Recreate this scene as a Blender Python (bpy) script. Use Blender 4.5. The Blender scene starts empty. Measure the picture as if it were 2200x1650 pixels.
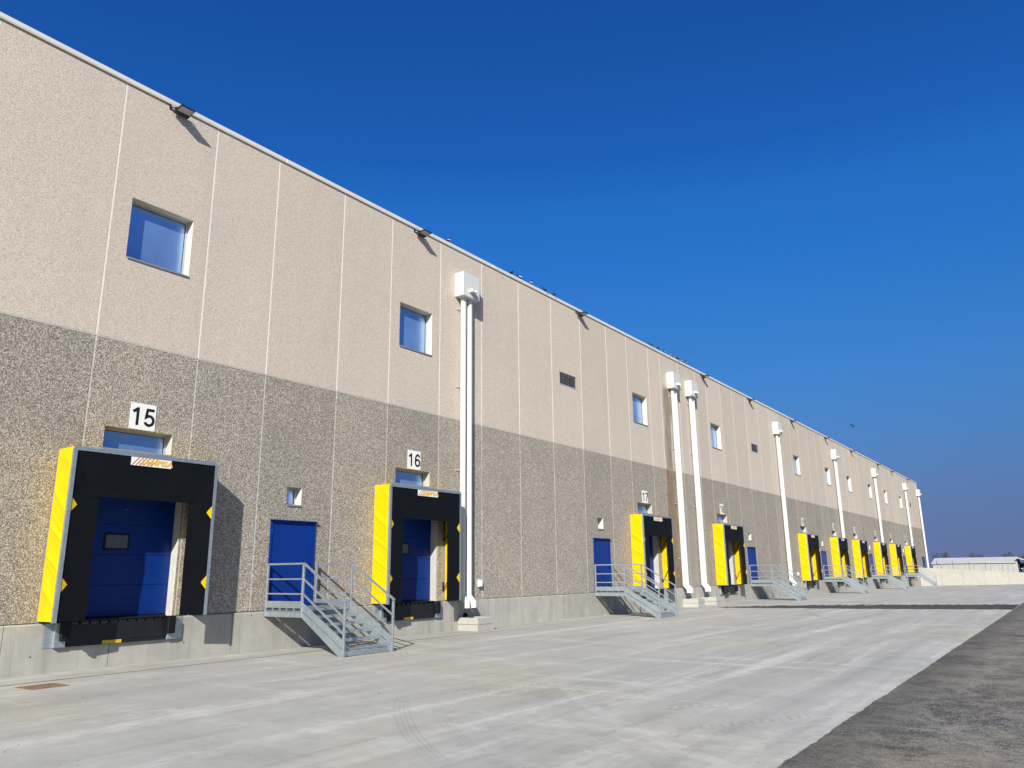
import bpy, bmesh, math, random
from mathutils import Vector, Matrix

random.seed(7)
SC = bpy.context.scene
COL = SC.collection

# ------------------------------------------------------------------ camera
YAW, PITCH, ROLL = math.radians(35.66061438), math.radians(13.84829908), math.radians(-0.64582745)
CAM = Vector((17.2, 0.0, 0.9050026))
fwd = Vector((-math.sin(YAW) * math.cos(PITCH), math.cos(YAW) * math.cos(PITCH), math.sin(PITCH)))
r0 = Vector((math.cos(YAW), math.sin(YAW), 0))
u0 = r0.cross(fwd)
rt = math.cos(ROLL) * r0 + math.sin(ROLL) * u0
up = -math.sin(ROLL) * r0 + math.cos(ROLL) * u0
cam_d = bpy.data.cameras.new("camera")
cam_d.sensor_width = 36.0
cam_d.lens = 1641.2002 / 2200 * 36.0
cam_d.clip_start = 0.05
cam_d.clip_end = 6000
cam = bpy.data.objects.new("camera", cam_d)
COL.objects.link(cam)
cam.matrix_world = Matrix((
    (rt.x, up.x, -fwd.x, CAM.x),
    (rt.y, up.y, -fwd.y, CAM.y),
    (rt.z, up.z, -fwd.z, CAM.z),
    (0, 0, 0, 1)))
SC.camera = cam

# ------------------------------------------------------------------ light
SUN = Vector((1.0, -1.82, 1.21)).normalized()          # towards the sun
SUN_EL = math.asin(SUN.z)
SUN_ROT = math.atan2(SUN.x, SUN.y)
world = bpy.data.worlds.new("World")
SC.world = world
world.use_nodes = True
wn, wl = world.node_tree.nodes, world.node_tree.links
wn.clear()
w_out = wn.new("ShaderNodeOutputWorld")
w_bg = wn.new("ShaderNodeBackground")
w_sky = wn.new("ShaderNodeTexSky")
w_sky.sky_type = 'NISHITA'
w_sky.sun_disc = False
w_sky.sun_elevation = SUN_EL
w_sky.sun_rotation = SUN_ROT
w_sky.altitude = 200
w_sky.air_density = 1.0
w_sky.dust_density = 0.4
w_sky.ozone_density = 3.0
w_bg.inputs["Strength"].default_value = 0.10
# the lowest air is left out of the sample direction and the colour is tinted by height above the horizon
w_co = wn.new("ShaderNodeTexCoord")
w_sep = wn.new("ShaderNodeSeparateXYZ")
wl.new(w_co.outputs["Generated"], w_sep.inputs[0])
w_z = wn.new("ShaderNodeMath"); w_z.operation = 'MULTIPLY_ADD'
w_z.inputs[1].default_value = 0.78
w_z.inputs[2].default_value = 0.22
w_abs = wn.new("ShaderNodeMath"); w_abs.operation = 'MAXIMUM'; w_abs.inputs[1].default_value = 0.0
wl.new(w_sep.outputs[2], w_abs.inputs[0])
wl.new(w_abs.outputs[0], w_z.inputs[0])
w_com = wn.new("ShaderNodeCombineXYZ")
wl.new(w_sep.outputs[0], w_com.inputs[0])
wl.new(w_sep.outputs[1], w_com.inputs[1])
wl.new(w_z.outputs[0], w_com.inputs[2])
w_nrm = wn.new("ShaderNodeVectorMath"); w_nrm.operation = 'NORMALIZE'
wl.new(w_com.outputs[0], w_nrm.inputs[0])
wl.new(w_nrm.outputs[0], w_sky.inputs["Vector"])
w_rmp = wn.new("ShaderNodeValToRGB")
TINT = [(0.0, (0.365, 0.290, 0.365)), (0.03, (0.370, 0.318, 0.405)), (0.07, (0.380, 0.380, 0.485)), (0.11, (0.364, 0.458, 0.602)),
        (0.16, (0.323, 0.548, 0.750)), (0.23, (0.262, 0.628, 0.939)), (0.29, (0.211, 0.631, 1.010)), (0.38, (0.155, 0.626, 1.158)),
        (0.44, (0.137, 0.618, 1.170)), (0.5, (0.103, 0.510, 1.094)), (0.6, (0.098, 0.453, 1.018)), (1.0, (0.10, 0.42, 0.92))]
while len(w_rmp.color_ramp.elements) < len(TINT): w_rmp.color_ramp.elements.new(0.5)
for e_, (p_, c_) in zip(w_rmp.color_ramp.elements, TINT):
    e_.position = p_
    e_.color = (*c_, 1)
wl.new(w_abs.outputs[0], w_rmp.inputs[0])
w_mul = wn.new("ShaderNodeMix"); w_mul.data_type = 'RGBA'; w_mul.blend_type = 'MULTIPLY'
w_mul.inputs[0].default_value = 1.0
wl.new(w_sky.outputs[0], w_mul.inputs[6])
# the half of the sky around the sun is paler, as clear air is
w_dot = wn.new("ShaderNodeVectorMath"); w_dot.operation = 'DOT_PRODUCT'
wl.new(w_co.outputs["Generated"], w_dot.inputs[0])
w_dot.inputs[1].default_value = SUN
w_mr = wn.new("ShaderNodeMapRange"); w_mr.interpolation_type = 'SMOOTHSTEP'
w_mr.inputs["From Min"].default_value = 0.15
w_mr.inputs["From Max"].default_value = 1.0
wl.new(w_dot.outputs["Value"], w_mr.inputs["Value"])
w_pale = wn.new("ShaderNodeMix"); w_pale.data_type = 'RGBA'
wl.new(w_mr.outputs[0], w_pale.inputs[0])
wl.new(w_rmp.outputs[0], w_pale.inputs[6])
w_pale.inputs[7].default_value = (1.0, 0.92, 0.72, 1)
wl.new(w_pale.outputs[2], w_mul.inputs[7])
wl.new(w_mul.outputs[2], w_bg.inputs["Color"])
wl.new(w_bg.outputs[0], w_out.inputs["Surface"])

sun_d = bpy.data.lights.new("sun", 'SUN')
sun_d.energy = 4.6
sun_d.angle = math.radians(0.53)
sun_d.color = (1.0, 0.955, 0.86)
sun = bpy.data.objects.new("sun", sun_d)
COL.objects.link(sun)
sun.location = (30, -40, 40)
sun.rotation_euler = (-SUN).to_track_quat('-Z', 'Y').to_euler()

SC.view_settings.view_transform = 'Standard'
SC.view_settings.look = 'None'
SC.view_settings.exposure = 0.55
SC.view_settings.gamma = 1.0
SC.view_settings.use_curve_mapping = False
SC.render.engine = 'CYCLES'
SC.cycles.max_bounces = 6
SC.cycles.use_denoising = True
SC.cycles.caustics_reflective = False
SC.cycles.caustics_refractive = False
SC.cycles.sample_clamp_indirect = 3.0

# ------------------------------------------------------------------ object helpers
def link(o, parent=None):
    COL.objects.link(o)
    if parent is not None:
        o.parent = parent
    return o

def thing(name, label, cat, loc=(0, 0, 0), group=None, rotz=0.0):
    o = bpy.data.objects.new(name, None)
    o.empty_display_size = 0.2
    o.location = loc
    o.rotation_euler = (0, 0, rotz)
    link(o)
    return tag(o, label, cat, group)

def tag(o, label, cat, group=None):
    o["label"] = label
    o["category"] = cat
    if group:
        o["group"] = group
    return o

def struct(o):
    o["kind"] = "structure"
    return o

def dup(root, loc, label, group=None):
    r = root.copy()
    COL.objects.link(r)
    r.location = loc
    r["label"] = label
    if group:
        r["group"] = group
    for ch in list(root.children):
        c = ch.copy()
        COL.objects.link(c)
        c.parent = r
        for g in list(ch.children):
            d = g.copy()
            COL.objects.link(d)
            d.parent = c
    return r

class MB:
    """collects simple shapes, then links them as ONE mesh object"""
    def __init__(s):
        s.v, s.f, s.m, s.sm = [], [], [], []
    def add(s, vs, fs, mi=0, smooth=False):
        b = len(s.v)
        s.v += [tuple(v) for v in vs]
        for f in fs:
            s.f.append(tuple(b + i for i in f))
            s.m.append(mi)
            s.sm.append(smooth)
        return s
    def box(s, a, b, mi=0, bev=0.0):
        x0, y0, z0 = [min(p, q) for p, q in zip(a, b)]
        x1, y1, z1 = [max(p, q) for p, q in zip(a, b)]
        vs = [(x0, y0, z0), (x1, y0, z0), (x1, y1, z0), (x0, y1, z0),
              (x0, y0, z1), (x1, y0, z1), (x1, y1, z1), (x0, y1, z1)]
        fs = [(0, 3, 2, 1), (4, 5, 6, 7), (0, 1, 5, 4), (1, 2, 6, 5), (2, 3, 7, 6), (3, 0, 4, 7)]
        if bev > 0:
            bm = bmesh.new()
            bv = [bm.verts.new(v) for v in vs]
            for f in fs:
                bm.faces.new([bv[i] for i in f])
            bmesh.ops.bevel(bm, geom=bm.edges[:], offset=bev, segments=1, affect='EDGES', profile=0.5)
            bm.verts.index_update()
            s.add([v.co for v in bm.verts], [[v.index for v in f.verts] for f in bm.faces], mi)
            bm.free()
            return s
        return s.add(vs, fs, mi)
    def quad(s, a, b, c, d, mi=0):
        return s.add([a, b, c, d], [(0, 1, 2, 3)], mi)
    def bar(s, p, q, w, h=None, mi=0, upv=(0, 0, 1)):
        """rectangular bar from p to q"""
        h = h or w
        p, q = Vector(p), Vector(q)
        d = (q - p).normalized()
        u = Vector(upv)
        if abs(d.dot(u)) > 0.98:
            u = Vector((1, 0, 0))
        r = d.cross(u).normalized()
        u = r.cross(d).normalized()
        vs = []
        for e in (p, q):
            for sx, sz in ((-1, -1), (1, -1), (1, 1), (-1, 1)):
                vs.append(e + r * sx * w / 2 + u * sz * h / 2)
        fs = [(3, 2, 1, 0), (4, 5, 6, 7), (0, 1, 5, 4), (1, 2, 6, 5), (2, 3, 7, 6), (3, 0, 4, 7)]
        return s.add(vs, fs, mi)
    def tube(s, pts, r, n=16, mi=0, cap=True, hollow=False):
        pts = [Vector(p) for p in pts]
        rr = r if isinstance(r, (list, tuple)) else [r] * len(pts)
        rings = []
        prev = None
        for i, p in enumerate(pts):
            if i == 0: d = pts[1] - pts[0]
            elif i == len(pts) - 1: d = pts[-1] - pts[-2]
            else: d = (pts[i + 1] - p).normalized() + (p - pts[i - 1]).normalized()
            d.normalize()
            if prev is None:
                a = Vector((0, 0, 1)) if abs(d.z) < 0.9 else Vector((1, 0, 0))
                u = d.cross(a).normalized()
            else:
                u = (prev - d * prev.dot(d)).normalized()
            prev = u
            w = d.cross(u)
            k = 1.0
            if 0 < i < len(pts) - 1:
                k = 1.0 / max(0.5, d.dot((pts[i + 1] - p).normalized()))
            rings.append([p + (u * math.cos(2 * math.pi * j / n) + w * math.sin(2 * math.pi * j / n)) * rr[i] for j in range(n)])
        vs = [v for ring in rings for v in ring]
        fs = []
        for i in range(len(pts) - 1):
            for j in range(n):
                a, b = i * n + j, i * n + (j + 1) % n
                fs.append((a, b, b + n, a + n))
        s.add(vs, fs, mi, True)
        if cap:
            s.add(rings[0], [tuple(range(n))[::-1]], mi)
            s.add(rings[-1], [tuple(range(n))], mi)
        return s
    def prism(s, poly, axis, a, b, mi=0):
        """2-D outline extruded along an axis (outline in the two other axes, in order)"""
        def pt(p, t):
            return {'x': (t, p[0], p[1]), 'y': (p[0], t, p[1]), 'z': (p[0], p[1], t)}[axis]
        n = len(poly)
        vs = [pt(p, a) for p in poly] + [pt(p, b) for p in poly]
        fs = [tuple(range(n))[::-1], tuple(range(n, 2 * n))]
        for i in range(n):
            j = (i + 1) % n
            fs.append((i, j, n + j, n + i))
        return s.add(vs, fs, mi)
    def mesh(s, name, mats, fix=True):
        me = bpy.data.meshes.new(name)
        me.from_pydata(s.v, [], s.f)
        mats = mats if isinstance(mats, (list, tuple)) else [mats]
        for m in mats:
            me.materials.append(m)
        me.polygons.foreach_set("material_index", s.m)
        me.polygons.foreach_set("use_smooth", s.sm)
        me.update()
        if fix:
            bm = bmesh.new()
            bm.from_mesh(me)
            bmesh.ops.recalc_face_normals(bm, faces=bm.faces[:])
            bm.to_mesh(me)
            bm.free()
        return me
    def build(s, name, mats, parent=None, loc=None, fix=True):
        o = bpy.data.objects.new(name, s.mesh(name, mats, fix))
        if loc is not None:
            o.location = loc
        return link(o, parent)

# ------------------------------------------------------------------ materials
class NT:
    def __init__(s, name):
        s.mat = bpy.data.materials.new(name)
        s.mat.use_nodes = True
        s.t = s.mat.node_tree
        s.b = s.t.nodes["Principled BSDF"]
        s.pos = None
    def n(s, typ, **kw):
        x = s.t.nodes.new(typ)
        for k, v in kw.items():
            if k in x.inputs: x.inputs[k].default_value = v
            else: setattr(x, k, v)
        return x
    def l(s, a, b):
        s.t.links.new(a, b)
    def P(s):
        if s.pos is None:
            s.pos = s.n("ShaderNodeNewGeometry").outputs["Position"]
        return s.pos
    def mapped(s, scale, loc=(0, 0, 0), src=None, rot=(0, 0, 0)):
        m = s.n("ShaderNodeMapping")
        m.inputs["Scale"].default_value = scale
        m.inputs["Location"].default_value = loc
        m.inputs["Rotation"].default_value = rot
        s.l(src if src is not None else s.P(), m.inputs["Vector"])
        return m.outputs[0]
    def noise(s, scale, detail=4, rough=0.55, vec=None, dist=0.0):
        x = s.n("ShaderNodeTexNoise")
        x.inputs["Scale"].default_value = scale
        x.inputs["Detail"].default_value = detail
        x.inputs["Roughness"].default_value = rough
        x.inputs["Distortion"].default_value = dist
        s.l(vec if vec is not None else s.P(), x.inputs["Vector"])
        return x.outputs["Fac"]
    def voro(s, scale, vec=None, out="Color"):
        x = s.n("ShaderNodeTexVoronoi")
        x.inputs["Scale"].default_value = scale
        s.l(vec if vec is not None else s.P(), x.inputs["Vector"])
        return x.outputs[out]
    def ramp(s, fac, stops, interp='LINEAR'):
        r = s.n("ShaderNodeValToRGB")
        r.color_ramp.interpolation = interp
        els = r.color_ramp.elements
        while len(els) < len(stops): els.new(0.5)
        for e, (p, c) in zip(els, stops):
            e.position = p
            e.color = (c[0], c[1], c[2], 1) if isinstance(c, (tuple, list)) else (c, c, c, 1)
        s.l(fac, r.inputs[0])
        return r.outputs[0]
    def mix(s, fac, a, b, mode='MIX'):
        m = s.n("ShaderNodeMix", data_type='RGBA', blend_type=mode)
        for sock, val in ((m.inputs["Factor"], fac), (m.inputs["A"], a), (m.inputs["B"], b)):
            pass
        ins = [i for i in m.inputs if i.enabled]
        f = [i for i in m.inputs if i.name == "Factor" and i.type == 'VALUE'][0]
        A = [i for i in m.inputs if i.name == "A" and i.type == 'RGBA'][0]
        B = [i for i in m.inputs if i.name == "B" and i.type == 'RGBA'][0]
        for sock, val in ((f, fac), (A, a), (B, b)):
            if isinstance(val, bpy.types.NodeSocket): s.l(val, sock)
            elif sock.type == 'RGBA': sock.default_value = (val[0], val[1], val[2], 1) if isinstance(val, (tuple, list)) else (val, val, val, 1)
            else: sock.default_value = val
        return [o for o in m.outputs if o.type == 'RGBA'][0]
    def math(s, op, a, b=None, c=None, clamp=False):
        m = s.n("ShaderNodeMath", operation=op, use_clamp=clamp)
        for i, v in enumerate((a, b, c)):
            if v is None: continue
            if isinstance(v, bpy.types.NodeSocket): s.l(v, m.inputs[i])
            else: m.inputs[i].default_value = v
        return m.outputs[0]
    def sep(s):
        x = s.n("ShaderNodeSeparateXYZ")
        s.l(s.P(), x.inputs[0])
        return x.outputs
    def band(s, v, a0, a1, b0, b1):
        """smooth window: 0 below a0, 1 between a1 and b0, 0 above b1"""
        def mr(fr, to):
            m = s.n("ShaderNodeMapRange", interpolation_type='SMOOTHSTEP')
            s.l(v, m.inputs["Value"])
            m.inputs["From Min"].default_value = fr
            m.inputs["From Max"].default_value = to
            return m.outputs[0]
        up_ = mr(a0, a1)
        m = s.n("ShaderNodeMapRange", interpolation_type='SMOOTHSTEP')
        s.l(v, m.inputs["Value"])
        m.inputs["From Min"].default_value = b0
        m.inputs["From Max"].default_value = b1
        m.inputs["To Min"].default_value = 1.0
        m.inputs["To Max"].default_value = 0.0
        return s.math('MULTIPLY', up_, m.outputs[0])
    def bump(s, h, strength=0.4, dist=0.01):
        b = s.n("ShaderNodeBump")
        b.inputs["Strength"].default_value = strength
        b.inputs["Distance"].default_value = dist
        s.l(h, b.inputs["Height"])
        s.l(b.outputs[0], s.b.inputs["Normal"])
    def set(s, color=None, rough=0.6, metal=0.0, spec=0.5):
        if color is not None:
            if isinstance(color, bpy.types.NodeSocket): s.l(color, s.b.inputs["Base Color"])
            else: s.b.inputs["Base Color"].default_value = (*color, 1)
        if isinstance(rough, bpy.types.NodeSocket): s.l(rough, s.b.inputs["Roughness"])
        else: s.b.inputs["Roughness"].default_value = rough
        s.b.inputs["Metallic"].default_value = metal
        s.b.inputs["Specular IOR Level"].default_value = spec
        return s.mat
    def objrand(s):
        return s.n("ShaderNodeObjectInfo").outputs["Random"]

M = {}
def simple(name, color, rough=0.5, metal=0.0, spec=0.5, var=0.12, scale=6.0, bump=0.0):
    t = NT(name)
    n = t.noise(scale, 5, 0.6)
    c = t.mix(t.ramp(n, [(0.3, 0.0), (0.75, 1.0)]), tuple(x * (1 - var) for x in color), tuple(min(1, x * (1 + var)) for x in color))
    if bump:
        t.bump(t.noise(scale * 8, 3), bump, 0.004)
    M[name] = t.set(c, rough, metal, spec)
    return M[name]

# fine washed aggregate, upper cladding
def mat_upper():
    t = NT("beige_fine_aggregate")
    g = t.voro(78)
    v = t.n("ShaderNodeSeparateColor"); t.l(g, v.inputs[0])
    c = t.ramp(v.outputs[0], [(0.0, (0.32, 0.276, 0.235)), (0.24, (0.465, 0.406, 0.350)), (0.6, (0.545, 0.482, 0.418)), (1.0, (0.645, 0.575, 0.503))])
    n = t.noise(0.35, 5, 0.6)
    c = t.mix(t.ramp(n, [(0.3, 0.0), (0.7, 1.0)]), c, t.mix(1.0, c, (1.08, 1.06, 1.04), 'MULTIPLY'))
    streak = t.noise(1.0, 5, 0.65, t.mapped((1, 1.6, 0.10)))
    c = t.mix(t.ramp(streak, [(0.45, 0.0), (0.8, 0.28)]), c, t.mix(1.0, c, (0.84, 0.83, 0.81), 'MULTIPLY'))
    tone = t.math('MULTIPLY_ADD', t.objrand(), 0.10, 0.95)
    cc = t.n("ShaderNodeCombineColor"); [t.l(tone, cc.inputs[i]) for i in range(3)]
    c = t.mix(1.0, c, cc.outputs[0], 'MULTIPLY')
    X, Y, Z = t.sep()
    yy = t.math('MULTIPLY_ADD', t.noise(1.6, 6, 0.7, t.mapped((1, 1, 0.30))), 1.1, t.math('ADD', Y, -0.55))
    st = t.math('MULTIPLY', t.band(yy, 38.0, 38.45, 38.9, 39.25), t.band(Z, 5.9, 6.0, 10.6, 11.0))
    st = t.math('MULTIPLY', st, t.ramp(t.noise(3.0, 5, 0.7, t.mapped((1, 2, 0.3))), [(0.25, 0.25), (0.7, 0.95)]))
    c = t.mix(st, c, (0.13, 0.095, 0.062))
    d = t.voro(78, out="Distance")
    t.bump(t.math('ADD', t.math('MULTIPLY', d, -1.0), t.math('MULTIPLY', t.noise(26, 4), 0.9)), 0.38, 0.008)
    M["upper"] = t.set(c, 0.9, 0, 0.25)
mat_upper()

def mat_lower():
    t = NT("grey_exposed_pebble")
    warp = t.mapped((1, 1, 1))
    g = t.voro(50)
    v = t.n("ShaderNodeSeparateColor"); t.l(g, v.inputs[0])
    c = t.ramp(v.outputs[0], [(0.0, (0.125, 0.111, 0.098)), (0.22, (0.21, 0.187, 0.160)), (0.40, (0.31, 0.275, 0.231)), (0.66, (0.41, 0.369, 0.315)), (0.86, (0.51, 0.468, 0.41)), (1.0, (0.66, 0.618, 0.56))])
    d = t.voro(50, out="Distance")
    c = t.mix(t.ramp(d, [(0.35, 0.0), (0.75, 0.5)]), c, (0.19, 0.17, 0.145))
    n = t.noise(0.5, 5, 0.6)
    c = t.mix(t.ramp(n, [(0.3, 0.0), (0.7, 1.0)]), t.mix(1.0, c, (0.92, 0.93, 0.95), 'MULTIPLY'), t.mix(1.0, c, (1.08, 1.05, 1.0), 'MULTIPLY'))
    tone = t.math('MULTIPLY_ADD', t.objrand(), 0.14, 0.93)
    cc = t.n("ShaderNodeCombineColor"); [t.l(tone, cc.inputs[i]) for i in range(3)]
    c = t.mix(1.0, c, cc.outputs[0], 'MULTIPLY')
    X, Y, Z = t.sep()
    yy = t.math('MULTIPLY_ADD', t.noise(1.6, 6, 0.7, t.mapped((1, 1, 0.30))), 1.3, t.math('ADD', Y, -0.65))
    st = t.math('MULTIPLY', t.band(yy, 37.75, 38.15, 39.0, 39.35), t.ramp(t.noise(2.5, 5, 0.7, t.mapped((1, 2, 0.5))), [(0.2, 0.45), (0.6, 0.9)]))
    c = t.mix(st, c, t.mix(1.0, c, (0.62, 0.45, 0.31), 'MULTIPLY'))
    t.bump(t.math('MULTIPLY', d, -1.0), 0.45, 0.012)
    M["lower"] = t.set(c, 0.82, 0, 0.3)
mat_lower()

def mat_concrete(name, base, streak=0.5, var=0.12, board=False, bumps=0.35):
    t = NT(name)
    n1 = t.noise(1.1, 6, 0.62)
    n2 = t.noise(7.0, 5, 0.65)
    n3 = t.noise(1.0, 5, 0.7, t.mapped((3.2, 3.2, 0.22)))
    lo = tuple(x * (1 - var) for x in base)
    hi = tuple(min(1, x * (1 + var)) for x in base)
    c = t.mix(t.ramp(n1, [(0.32, 0.0), (0.68, 1.0)]), lo, hi)
    c = t.mix(t.ramp(n2, [(0.35, 0.0), (0.8, 0.5)]), c, tuple(x * 0.82 for x in base))
    c = t.mix(t.ramp(n3, [(0.5, 0.0), (0.74, streak)]), c, (base[0] * 0.62, base[1] * 0.60, base[2] * 0.56))
    n4 = t.noise(1.0, 4, 0.6, t.mapped((5, 5, 0.3), (7, 3, 1)))
    c = t.mix(t.ramp(n4, [(0.58, 0.0), (0.75, 0.4)]), c, tuple(min(1, x * 1.25) for x in base))
    tone = t.math('MULTIPLY_ADD', t.objrand(), 0.14, 0.93)
    cc = t.n("ShaderNodeCombineColor"); [t.l(tone, cc.inputs[i]) for i in range(3)]
    c = t.mix(1.0, c, cc.outputs[0], 'MULTIPLY')
    pores = t.ramp(t.voro(9, out="Distance"), [(0.03, 1.0), (0.06, 0.0)])
    pm = t.ramp(t.noise(2.3, 2), [(0.5, 0.0), (0.6, 1.0)])
    c = t.mix(t.math('MULTIPLY', t.math('MULTIPLY', pores, pm), 0.6), c, tuple(x * 0.35 for x in base))
    t.bump(t.math('ADD', t.math('MULTIPLY', n2, 0.6), t.noise(60, 3)), bumps, 0.006)
    M[name] = t.set(c, 0.85, 0, 0.3)
    return t
mat_concrete("plinth", (0.385, 0.372, 0.342), 0.75, 0.15)
mat_concrete("reveal", (0.66, 0.645, 0.60), 0.25, 0.07)
mat_concrete("block", (0.42, 0.41, 0.375), 0.3, 0.1)
mat_concrete("retaining", (0.42, 0.40, 0.37), 0.3, 0.08)
mat_concrete("jamb", (0.50, 0.49, 0.465), 0.55, 0.14)

def mat_ground():
    t = NT("yard_concrete")
    X, Y, Z = t.sep()
    base = (0.385, 0.381, 0.362)
    n1 = t.noise(0.22, 6, 0.6)
    n4 = t.noise(5.5, 6, 0.72)
    n5 = t.noise(42, 4, 0.7)
    nb = t.noise(1.7, 6, 0.72)
    def streak(sx, sy, off, rot, w):
        n = t.noise(1.0, 6, 0.66, t.mapped((sx, sy, 1), off, None, (0, 0, rot)), 0.5)
        n = t.math('MULTIPLY_ADD', n4, w * 0.5, t.math('MULTIPLY', n, 1 - w))
        return t.math('MULTIPLY_ADD', nb, w * 0.5, n)
    n2 = streak(1.15, 0.075, (0, 0, 0), 0.03, 0.36)
    n3 = streak(0.16, 1.1, (3, 1, 0), 0.30, 0.36)
    n6 = streak(2.6, 0.20, (8, 2, 0), -0.06, 0.34)
    c = t.mix(t.ramp(n1, [(0.3, 0.0), (0.7, 1.0)]), tuple(x * 0.93 for x in base), tuple(x * 1.06 for x in base))
    c = t.mix(t.ramp(nb, [(0.52, 0.0), (0.74, 0.30)]), c, (0.305, 0.306, 0.303))
    c = t.mix(t.ramp(n2, [(0.39, 0.55), (0.48, 0.0)]), c, (0.295, 0.292, 0.278))
    c = t.mix(t.ramp(n3, [(0.38, 0.35), (0.47, 0.0)]), c, (0.30, 0.295, 0.28))
    c = t.mix(t.ramp(n2, [(0.525, 0.0), (0.64, 0.8)]), c, (0.565, 0.560, 0.542))
    c = t.mix(t.ramp(n3, [(0.535, 0.0), (0.64, 0.5)]), c, (0.57, 0.566, 0.555))
    c = t.mix(t.ramp(n6, [(0.53, 0.0), (0.64, 0.5)]), c, (0.55, 0.545, 0.527))
    c = t.mix(t.ramp(n6, [(0.40, 0.4), (0.46, 0.0)]), c, (0.26, 0.257, 0.245))
    warm = t.ramp(t.noise(0.16, 4, 0.6, t.mapped((1, 1, 1), (21, 5, 0))), [(0.52, 0.0), (0.68, 0.8)])
    c = t.mix(warm, c, t.mix(1.0, c, (1.06, 1.02, 0.88), 'MULTIPLY'))
    c = t.mix(t.ramp(n4, [(0.55, 0.0), (0.74, 0.32)]), c, (0.24, 0.238, 0.225))
    c = t.mix(t.ramp(n5, [(0.45, 0.0), (0.8, 0.26)]), c, (0.20, 0.198, 0.19))
    spots = t.math('MULTIPLY', t.ramp(t.voro(2.2, out="Distance"), [(0.016, 1.0), (0.034, 0.0)]), t.ramp(t.noise(0.7, 2), [(0.48, 0.0), (0.56, 0.8)]))
    c = t.mix(spots, c, (0.11, 0.105, 0.095))
    # tyre marks: arcs of tread about a few turning centres, each worn away in places
    for (cx, cy, R, wdt, k, seed, y1) in ((18.44, 17.28, 12.75, 0.24, 0.26, 1, 10.5), (18.44, 17.28, 12.25, 0.22, 0.18, 3, 10.0), (21.7, 20.66, 15.3, 0.24, 0.22, 5, 13.5),
                                      (21.7, 20.66, 14.8, 0.22, 0.36, 2, 13.0), (30.0, 44.0, 24.0, 0.26, 0.35, 7, 60.0), (-14.0, 36.0, 24.0, 0.28, 0.32, 9, 60.0)):
        dx = t.math('ADD', X, -cx); dy = t.math('ADD', Y, -cy)
        r = t.math('SQRT', t.math('ADD', t.math('MULTIPLY', dx, dx), t.math('MULTIPLY', dy, dy)))
        r = t.math('ADD', r, t.math('MULTIPLY', t.noise(0.3, 2), 0.15))
        bnd = t.band(r, R, R + 0.04, R + wdt, R + wdt + 0.05)
        rib = t.math('MULTIPLY_ADD', t.math('SINE', t.math('MULTIPLY', r, 92.0)), 0.42, 0.58)
        msk = t.ramp(t.noise(0.55, 4, 0.65, t.mapped((1, 1, 1), (seed * 7, seed, 0))), [(0.36, 0.15), (0.56, 1.0)])
        msk = t.math('MULTIPLY', msk, t.band(Y, -9.0, -8.0, y1 - 2.5, y1))
        fac = t.math('MULTIPLY', t.math('MULTIPLY', bnd, rib), t.math('MULTIPLY', msk, k))
        c = t.mix(fac, c, (0.17, 0.168, 0.162) if seed % 2 else (0.60, 0.598, 0.585))
    # bars of a lorry tyre near the asphalt edge
    for (ax, ay, ang, L, k, dark) in ((13.15, 9.2, 1.05, 2.3, 0.34, True), (12.1, 10.3, 0.85, 1.7, 0.3, False), (9.0, 9.8, 1.3, 2.2, 0.3, True)):
        ca, sa = math.cos(ang), math.sin(ang)
        u = t.math('ADD', t.math('MULTIPLY', t.math('ADD', X, -ax), ca), t.math('MULTIPLY', t.math('ADD', Y, -ay), sa))
        v = t.math('ADD', t.math('MULTIPLY', t.math('ADD', X, -ax), -sa), t.math('MULTIPLY', t.math('ADD', Y, -ay), ca))
        av = t.math('ABSOLUTE', v)
        bars = t.ramp(t.math('MULTIPLY_ADD', t.math('SINE', t.math('MULTIPLY_ADD', av, -24.0, t.math('MULTIPLY', u, 40.0))), 0.5, 0.5), [(0.62, 0.0), (0.8, 1.0)])
        bars = t.math('MULTIPLY', bars, t.math('MULTIPLY', t.band(u, 0.0, 0.3, L - 0.4, L), t.band(av, 0.02, 0.05, 0.22, 0.30)))
        bars = t.math('MULTIPLY', bars, t.ramp(n4, [(0.38, 0.2), (0.55, 1.0)]))
        c = t.mix(t.math('MULTIPLY', bars, k), c, (0.17, 0.168, 0.165) if dark else (0.60, 0.598, 0.585))
    t.bump(t.math('ADD', t.math('MULTIPLY', n5, 0.7), t.math('MULTIPLY', n4, 1.0)), 0.35, 0.01)
    M["yard"] = t.set(c, t.ramp(n2, [(0.4, 0.66), (0.6, 0.86)]), 0, 0.35)
mat_ground()

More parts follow.
